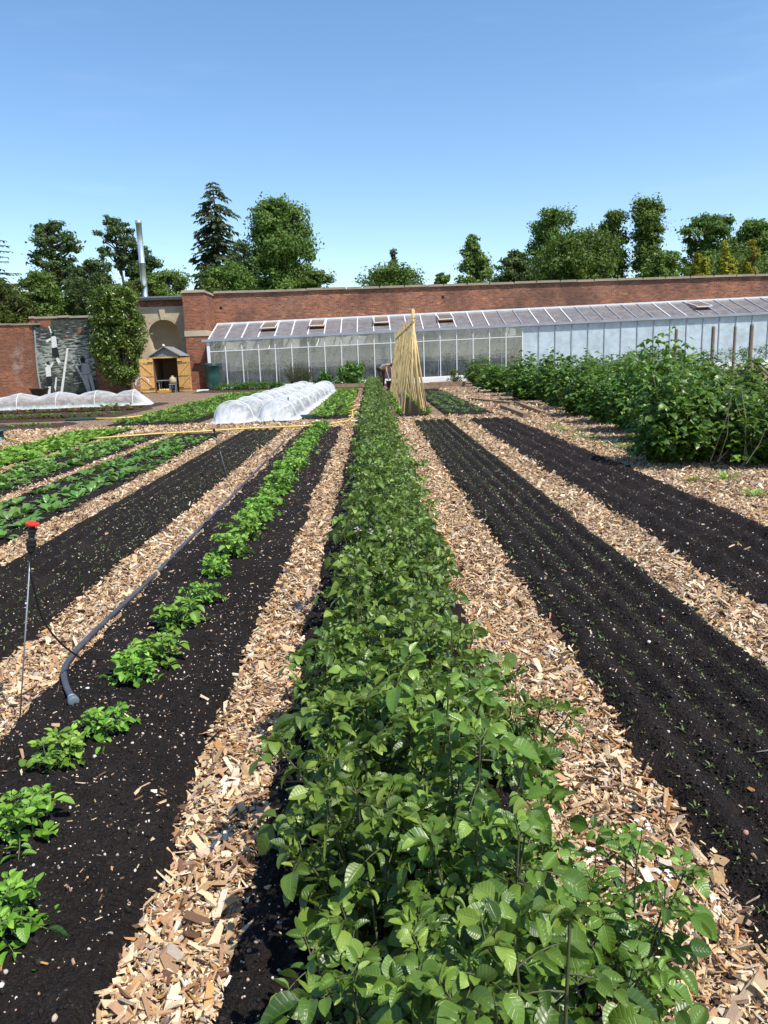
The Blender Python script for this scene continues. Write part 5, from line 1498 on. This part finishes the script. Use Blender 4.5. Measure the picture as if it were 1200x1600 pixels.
sprinkler(b, t_, 'leaning sprinkler stake with a faded pink head on the seedling bed', False, [at(340, 690, b[1]+.0), at(350, 735, b[1])], 1.15)
b = gd(453, 652); t_ = at(450, 620, b[1])
sprinkler(b, t_, 'small far sprinkler standing in front of the netting tunnel', False, None, 1.3)
sb = gd(455, 655); o = G().box((sb[0]+.25, sb[1], .06), (.75, .3, .07)).box((sb[0]+.1, sb[1], .12), (.12, .12, .06)).build('green_tray', 'green_plastic'); tag(o, 'flat green plastic tray on the ground by the far sprinkler', 'tray')
def hose(pp, label, z=.03, r=.013, wig=0.0):
    P_ = smooth_path(gpath(pp, z), 10)
    if wig:
        s = np.linspace(0, 1, len(P_)); P_[:, 0] += wig*np.sin(s*38)
    return tag(G().tube(P_, r, 10).build('garden_hose', 'hose', None, True), label, 'hose')
hose([(8, 684), (30, 689), (70, 691), (110, 687), (175, 683), (240, 678), (300, 675), (360, 671), (420, 668), (480, 665), (530, 660), (548, 654), (551, 642)], 'yellow hose running across the beds in front of the netting tunnels', .075, .017)
hose([(545, 650), (549, 640), (552, 632), (550, 625), (553, 618), (555, 612)], 'yellow hose snaking away beside the far end of the potato row', .04, .02, .10)
hose([(150, 654), (190, 653), (230, 648), (270, 637), (310, 628), (345, 620), (420, 610)], 'yellow hose running from the red lettuces back towards the water butt', .07, .022)
p = gd(4, 690)
hr = G()
hr.lathe([(.02, 0), (.16, .0), (.17, .02), (.09, .04), (.08, .18), (.17, .20), (.16, .22), (.02, .22)], (p[0]-.05, p[1], .02), 18)
tag(hr.build('hose_reel', 'green_plastic', None, True), 'dark green hose reel at the left edge on the chip path', 'hose reel')
p = gd(130, 657); tag(G().box((p[0], p[1], .05), (.9, .25, .05)).build('green_board', 'green_plastic'), 'flat grey green board lying by the red lettuces', 'board')

# ================================================================== netting tunnels
def tunnel(label, ax0, ax1, w, h, hoops, seed, along='y', endpull=0.6, close=(True, True)):
    rng = np.random.default_rng(seed)
    a0, a1 = np.asarray(ax0, float), np.asarray(ax1, float)
    Lg = np.linalg.norm(a1-a0); d = (a1-a0)/Lg; s = np.array([d[1], -d[0], 0])
    r = empty('netting_tunnel', tuple(a0)); tag(r, label, 'netting tunnel', 'netting tunnels')
    nl = int(Lg*14); nc = 36
    u = np.linspace(-endpull, Lg+endpull, nl); th = np.linspace(0, pi, nc)
    hp_ = np.linspace(0, Lg, hoops)
    dist = np.min(np.abs(u[:, None]-hp_[None]), 1)/(Lg/(hoops-1))
    U, TH = np.meshgrid(u, th, indexing='ij'); DI = np.broadcast_to(dist[:, None], U.shape)
    sag = 0.30*np.clip(DI*2, 0, 1)**1.3*np.sin(TH)
    sd_ = int(seed)
    fold = 0.13*(fbm(U*2.2+TH*1.6, TH*3.0, 4, sd_)-.5)+0.045*np.sin(U*9+TH*4+6*fbm(U*.8, TH, 2, sd_+3))*np.clip(DI*2, 0, 1)
    endf = np.clip(np.minimum(u+endpull, Lg+endpull-u)/endpull, 0, 1)[:, None]**0.75
    hh = h*(1-sag*.9+fold)*endf
    ww = w/2*(1-0.10*np.clip(DI*2, 0, 1)+fold*.8)*(0.72+.28*endf)
    zz = np.sin(TH)**0.8*hh
    xx = -np.cos(TH)*ww*1.0
    edge = np.clip(1-np.sin(TH)*6, 0, 1)
    xx = xx+np.sign(xx)*edge*(0.08+.06*(fbm(U*3, TH*0, 2, sd_+7)))
    zz = zz+0.012+.02*fbm(U*8, TH*8, 2, sd_+9)*edge
    P_ = a0[None, None]+d*U[..., None]+s*xx[..., None]+np.array([0, 0, 1])*zz[..., None]
    i, j = np.meshgrid(np.arange(nl-1), np.arange(nc-1), indexing='ij'); q = (i*nc+j).ravel()
    rg = 1-np.abs(fbm(U*3.2+TH*2.5, TH*2.2-U*1.1, 3, sd_+21)-.47)*16
    rg2 = 1-np.abs(fbm(U*5.1-TH*3.0, TH*3.2, 3, sd_+22)-.47)*18
    crease = np.clip(np.maximum(rg, rg2), 0, 1)*.34
    dens = np.clip(crease+edge*.9+(1-endf)*0.9+0.65*np.clip(fbm(U*3.5+2*TH, TH*5, 3, sd_+5)-.5, 0, 1)*2, 0, 1)
    _off(G().add(P_.reshape(-1, 3), np.stack([q, q+nc, q+nc+1, q+1], 1), None, dens.ravel()).build('netting', 'net', None, True), r)
    for hx in hp_:
        pts = [a0+d*hx+s*(-cos(t)*w/2*1.0)+np.array([0, 0, sin(t)**0.8*h*1.015]) for t in np.linspace(0.02, pi-.02, 22)]
        _off(G().tube(pts, .010, 8).build('hoop', 'white_metal', None, True), r)
    return r
tunnel('white netting tunnel on the left of the pair in the middle', (-3.28, 18.3, 0.02), (-3.0, 34, 0.02), 0.95, .52, 9, 3)
tunnel('white netting tunnel on the right of the pair, beside the light green leafy bed', (-2.28, 18.6, 0.02), (-2.05, 34, 0.02), 0.92, .50, 9, 5)
tunnel('long low white netting tunnel running sideways at the far left', (-16.5, 27.6, 0.02), (-8.6, 28.4, 0.02), 1.25, .58, 7, 9)
p0 = gd(158, 612)

# ================================================================== bean canes
fr_ = empty('bean_wigwam', (1.03, 18.5, 0)); tag(fr_, 'tall A shaped frame of golden bamboo canes standing at the end of the potato row', 'cane frame')
rng = np.random.default_rng(8)
rz0, rz1, y0_, y1_ = 2.22, 2.15, 18.5, 31.0
for k, (x, z1, xt) in enumerate([(0.87, 2.50, 1.05), (1.12, 2.52, 1.02), (1.32, 2.45, 1.00), (0.92, 2.42, 1.03)]):
    _off(G().tube([(x, 18.4+.05*k, 0), ((x+xt)/2, 18.45, 1.15), (xt, 18.5+.02*k, z1)], [.036, .033, .027] if k == 1 else ([.022, .02, .016] if k != 0 else [.026, .023, .02]), 10).build('end_pole', 'cane', None, True), fr_)
_off(G().tube([(1.03, y0_-.15, rz0), (1.03, y1_, rz1)], .02, 8).build('ridge_cane', 'cane', None, True), fr_)
_off(G().tube([(1.03+.05*cos(a), 18.5+.05*sin(a), rz0-.02+.004*i) for i, a in enumerate(np.linspace(0, 14, 40))], .006, 5).build('string', 'hose', None, True), fr_)
for k in range(98):
    sd = -1 if k % 2 == 0 else 1
    yy = y0_+0.2+(y1_-y0_-.3)*(k+rng.uniform())/98
    xb = 1.03+(-.30 if sd < 0 else .30)+rng.normal()*.02
    top = rng.uniform(2.15, 2.42)
    ov = .06
    _off(G().tube([(xb, yy, 0), ((xb+1.03)/2, yy+rng.normal()*.03, top*.5), (1.03-sd*ov*rng.uniform(.2, 1), yy+rng.normal()*.07, top)], [.016, .014, .008], 6, False).build('cane', 'cane', None, True), fr_)
# beans climbing at the feet
bp = [rosette_proto(800+i, 12, .16, .6, prof_ovate, .3, 1.3, .6, .2, (3, 2), 0.0) for i in range(2)]
bo = [g.build('bean_plant', 'lettuce', None, True) for g in bp]
for i in range(40):
    o = bo[i] if i < 2 else bo[i % 2].copy()
    if i >= 2: COL.objects.link(o)
    sd = -1 if i % 2 else 1
    o.location = (1.03+sd*.33+rng.normal()*.03, 18.7+i*.3, .04); s = rng.uniform(.8, 1.4); o.scale = (s, s, s*1.6); o.rotation_euler = (0, 0, i*1.7)
    tag(o, 'yellow green bean plant starting up at the foot of the cane frame', 'bean plant', 'bean plants along the cane frame')

# ================================================================== shrubs before the greenhouse
def shrub(name, label, px, py, Y, w, h, leaf, seed, size, n, wide, up, ncl=40, cat='shrub'):
    rng = np.random.default_rng(seed); p = at(px, py, Y)
    r = empty(name, (p[0], Y, 0)); tag(r, label, cat)
    cg, tg = G(), G()
    for i in range(ncl):
        u = rng.uniform(.1, 1); a = rng.uniform(0, 6.28); rr = sqrt(rng.uniform(0, 1))*np.interp(u, [0, .4, 1], [.75, 1, .55])
        rc = rng.uniform(.18, .3)*min(1, h)
        c = np.array([w/2*rr*cos(a), w/2*.8*rr*sin(a), max(rc*.6, u*h-rc*.5)])
        cards(cg, c, rc, n, size, rng, 1.0, rng.uniform(.2, .8), up, wide)
        if i % 3 == 0: tg.tube([(0, 0, 0), c*[.5, .5, .6], c], [.02, .012, .006], 5, False)
    tg.build('stems', 'bark', r, True); cg.build('foliage', leaf, r); return r
def spiky(name, label, px, Y, w, h, leaf, seed):
    rng = np.random.default_rng(seed); p = at(px, 590, Y)
    r = empty(name, (p[0], Y, 0)); tag(r, label, 'shrub')
    cg, tg = G(), G()
    for i in range(150):
        a = rng.uniform(0, 6.28); rr = sqrt(rng.uniform(0, 1)); tip = np.array([w/2*rr*cos(a)*1.0, w/2*rr*sin(a)*.8, h*rng.uniform(.55, 1)*(1-.35*rr*rr)])
        b = tip*[.35, .35, 0]; pts = b*(1-np.linspace(0, 1, 6)[:, None])+tip*np.linspace(0, 1, 6)[:, None]
        tg.tube(pts, .006, 4, False)
        n = 34; q = rng.uniform(.2, 1, n)[:, None]; B = b*(1-q)+tip*q; az = rng.uniform(0, 6.28, n)
        leaves(cg, B, np.stack([np.cos(az)*.6, np.sin(az)*.6, np.full(n, .9)], 1), rng.normal(size=(n, 3)), .075, .018, .3, .1, rng.uniform(0, 1, n), 2, 1, prof_lance)
    tg.build('stems', 'bark', r, True); cg.build('foliage', leaf, r); return r
spiky('rosemary_bush', 'upright spiky olive green shrub in front of the clear greenhouse', 468, 41.5, 1.9, 1.5, 'rosemary', 61)
shrub('camellia_bush', 'dark broad leaved shrub in front of the greenhouse left of the gardener', 549, 590, 41, 1.9, 1.15, 'currant', 62, .17, 60, .45, .5)
shrub('small_shrub', 'smaller pale green shrub between the spiky shrub and the dark broad leaved one', 505, 590, 41.5, 1.0, .85, 'hedge', 63, .12, 60, .45, .5, 24)
shrub('small_shrub', 'little yellowish shrub at the foot of the greenhouse right of the canes', 711, 590, 42, .8, .75, 'yew_leaf', 64, .08, 60, .4, .5, 20)
he = empty('low_hedge', (-6.3, 40.5, 0)); tag(he, 'low clipped green hedge strip between the water butt and the netting tunnels', 'hedge')
rng = np.random.default_rng(65); cg, tg = G(), G()
for i in range(90):
    c = np.array([rng.uniform(-1.75, 1.75), rng.uniform(-.3, .3), rng.uniform(.15, .34)]); cards(cg, c, .2, 60, .10, rng, .8, rng.uniform(.2, .8), .8, .3)
    if i % 6 == 0: tg.tube([(c[0], 0, 0), c], .012, 5)
tg.build('stems', 'bark', he, True); cg.build('foliage', 'hedge', he)
for i, px in enumerate((1010, 1165)):
    shrub('weedy_clump', ['weedy green clump at the base of the whitewashed glass behind the bushes', 'tall weedy clump behind the nearest post by the whitewashed glass'][i], px, 570, 41, 4.0, 1.5, 'hedge', 70+i, .12, 50, .3, .6, 50)

# ================================================================== the gardener
def skin_obj(name, joints, edges, mat, parent, sub=2):
    """joints: name -> (x, y, z, radius)"""
    keys = list(joints); me = bpy.data.meshes.new(name)
    me.from_pydata([joints[k][:3] for k in keys], [(keys.index(a), keys.index(b)) for a, b in edges], [])
    o = bpy.data.objects.new(name, me); COL.objects.link(o); o.parent = parent
    m = o.modifiers.new('skin', 'SKIN'); m.use_smooth_shade = True
    for i, k in enumerate(keys):
        r = joints[k][3]; me.skin_vertices[0].data[i].radius = (r, r)
    me.skin_vertices[0].data[0].use_root = True
    s = o.modifiers.new('sub', 'SUBSURF'); s.levels = s.render_levels = sub
    me.materials.append(M[mat]); return o
PXm = at(597, 605, 37.0)
per = empty('person', (PXm[0], 37.0, 0.0), radians(-35)); tag(per, 'person in a pale top and dark trousers bending over a bucket by the cane frame', 'person')
J = {'pelvis': (0, 0, .93, .125), 'waist': (.13, 0, 1.05, .11), 'chest': (.32, 0, 1.13, .125), 'neck': (.47, 0, 1.12, .055), 'head': (.55, 0, 1.10, .085), 'crown': (.62, 0, 1.05, .09), 'face': (.63, 0, .98, .055),
     'shl': (.38, .17, 1.10, .06), 'ell': (.42, .21, .82, .042), 'wrl': (.47, .16, .58, .030), 'hal': (.48, .15, .50, .034),
     'shr': (.38, -.17, 1.10, .06), 'elr': (.42, -.21, .82, .042), 'wrr': (.47, -.16, .58, .030), 'har': (.48, -.15, .50, .034),
     'hil': (-.02, .09, .86, .10), 'knl': (.05, .10, .47, .062), 'anl': (-.02, .11, .09, .042), 'tol': (.14, .12, .04, .035),
     'hir': (-.02, -.09, .86, .10), 'knr': (.05, -.10, .47, .062), 'anr': (-.02, -.11, .09, .042), 'tor': (.14, -.12, .04, .035)}
Ed = [('pelvis', 'waist'), ('waist', 'chest'), ('chest', 'neck'), ('neck', 'head'), ('head', 'crown'), ('crown', 'face'), ('pelvis', 'hil'), ('hil', 'knl'), ('knl', 'anl'), ('anl', 'tol'), ('pelvis', 'hir'), ('hir', 'knr'), ('knr', 'anr'), ('anr', 'tor')]
for s, sy in (('l', 1), ('r', -1)):
    Ed += [('chest', 'sh'+s), ('sh'+s, 'el'+s), ('el'+s, 'wr'+s), ('wr'+s, 'ha'+s)]
    for f, (dx, dy, ln) in enumerate([(.025, .0, .075), (.010, .012, .085), (-.008, .012, .082), (-.022, .006, .065), (.035, -.02, .045)]):
        k1, k2 = 'f%s%da' % (s, f), 'f%s%db' % (s, f)
        J[k1] = (.48+dx, sy*(.15-dy), .50-ln*.6, .0095); J[k2] = (.485+dx*1.1, sy*(.14-dy), .50-ln*1.1, .008)
        Ed += [('ha'+s, k1), (k1, k2)]
skin_obj('body', J, Ed, 'skin', per)
def grow(keys, f, ed, name, mat):
    skin_obj(name, {k: (*J[k][:3], J[k][3]*f) for k in keys}, ed, mat, per)
grow(['pelvis', 'waist', 'chest', 'shl', 'shr'], 1.13, [('pelvis', 'waist'), ('waist', 'chest'), ('chest', 'shl'), ('chest', 'shr')], 'shirt', 'shirt')
grow(['pelvis', 'hil', 'knl', 'anl', 'hir', 'knr', 'anr'], 1.2, [('pelvis', 'hil'), ('hil', 'knl'), ('knl', 'anl'), ('pelvis', 'hir'), ('hir', 'knr'), ('knr', 'anr')], 'trousers', 'trousers')
skin_obj('hair', {'a': (.50, 0, 1.14, .07), 'b': (.58, 0, 1.13, .095), 'c': (.67, 0, 1.09, .07), 'd': (.60, .07, 1.03, .04), 'e': (.60, -.07, 1.03, .04)}, [('a', 'b'), ('b', 'c'), ('b', 'd'), ('b', 'e')], 'hair', per)
for sgn in (-1, 1):
    e = G().lathe([(.002, -.008), (.009, -.004), (.011, 0), (.009, .004), (.002, .008)], (.695, .03*sgn, 1.0), 10).build('eye', 'paint_black', per, True)
bk = empty('black_bucket', (PXm[0]+.38, 36.6, 0)); tag(bk, 'black bucket on the soil under the bending person', 'bucket')
G().lathe([(.13, 0), (.14, .01), (.19, .32), (.205, .325), (.205, .34), (.185, .34), (.135, .03)], (0, 0, .03), 20).build('bucket', 'black_plastic', bk, True)
G().tube([(.19*cos(a), 0, .34+.12*sin(a)) for a in np.linspace(0, pi, 12)], .006, 6).build('handle', 'steel', bk, True)
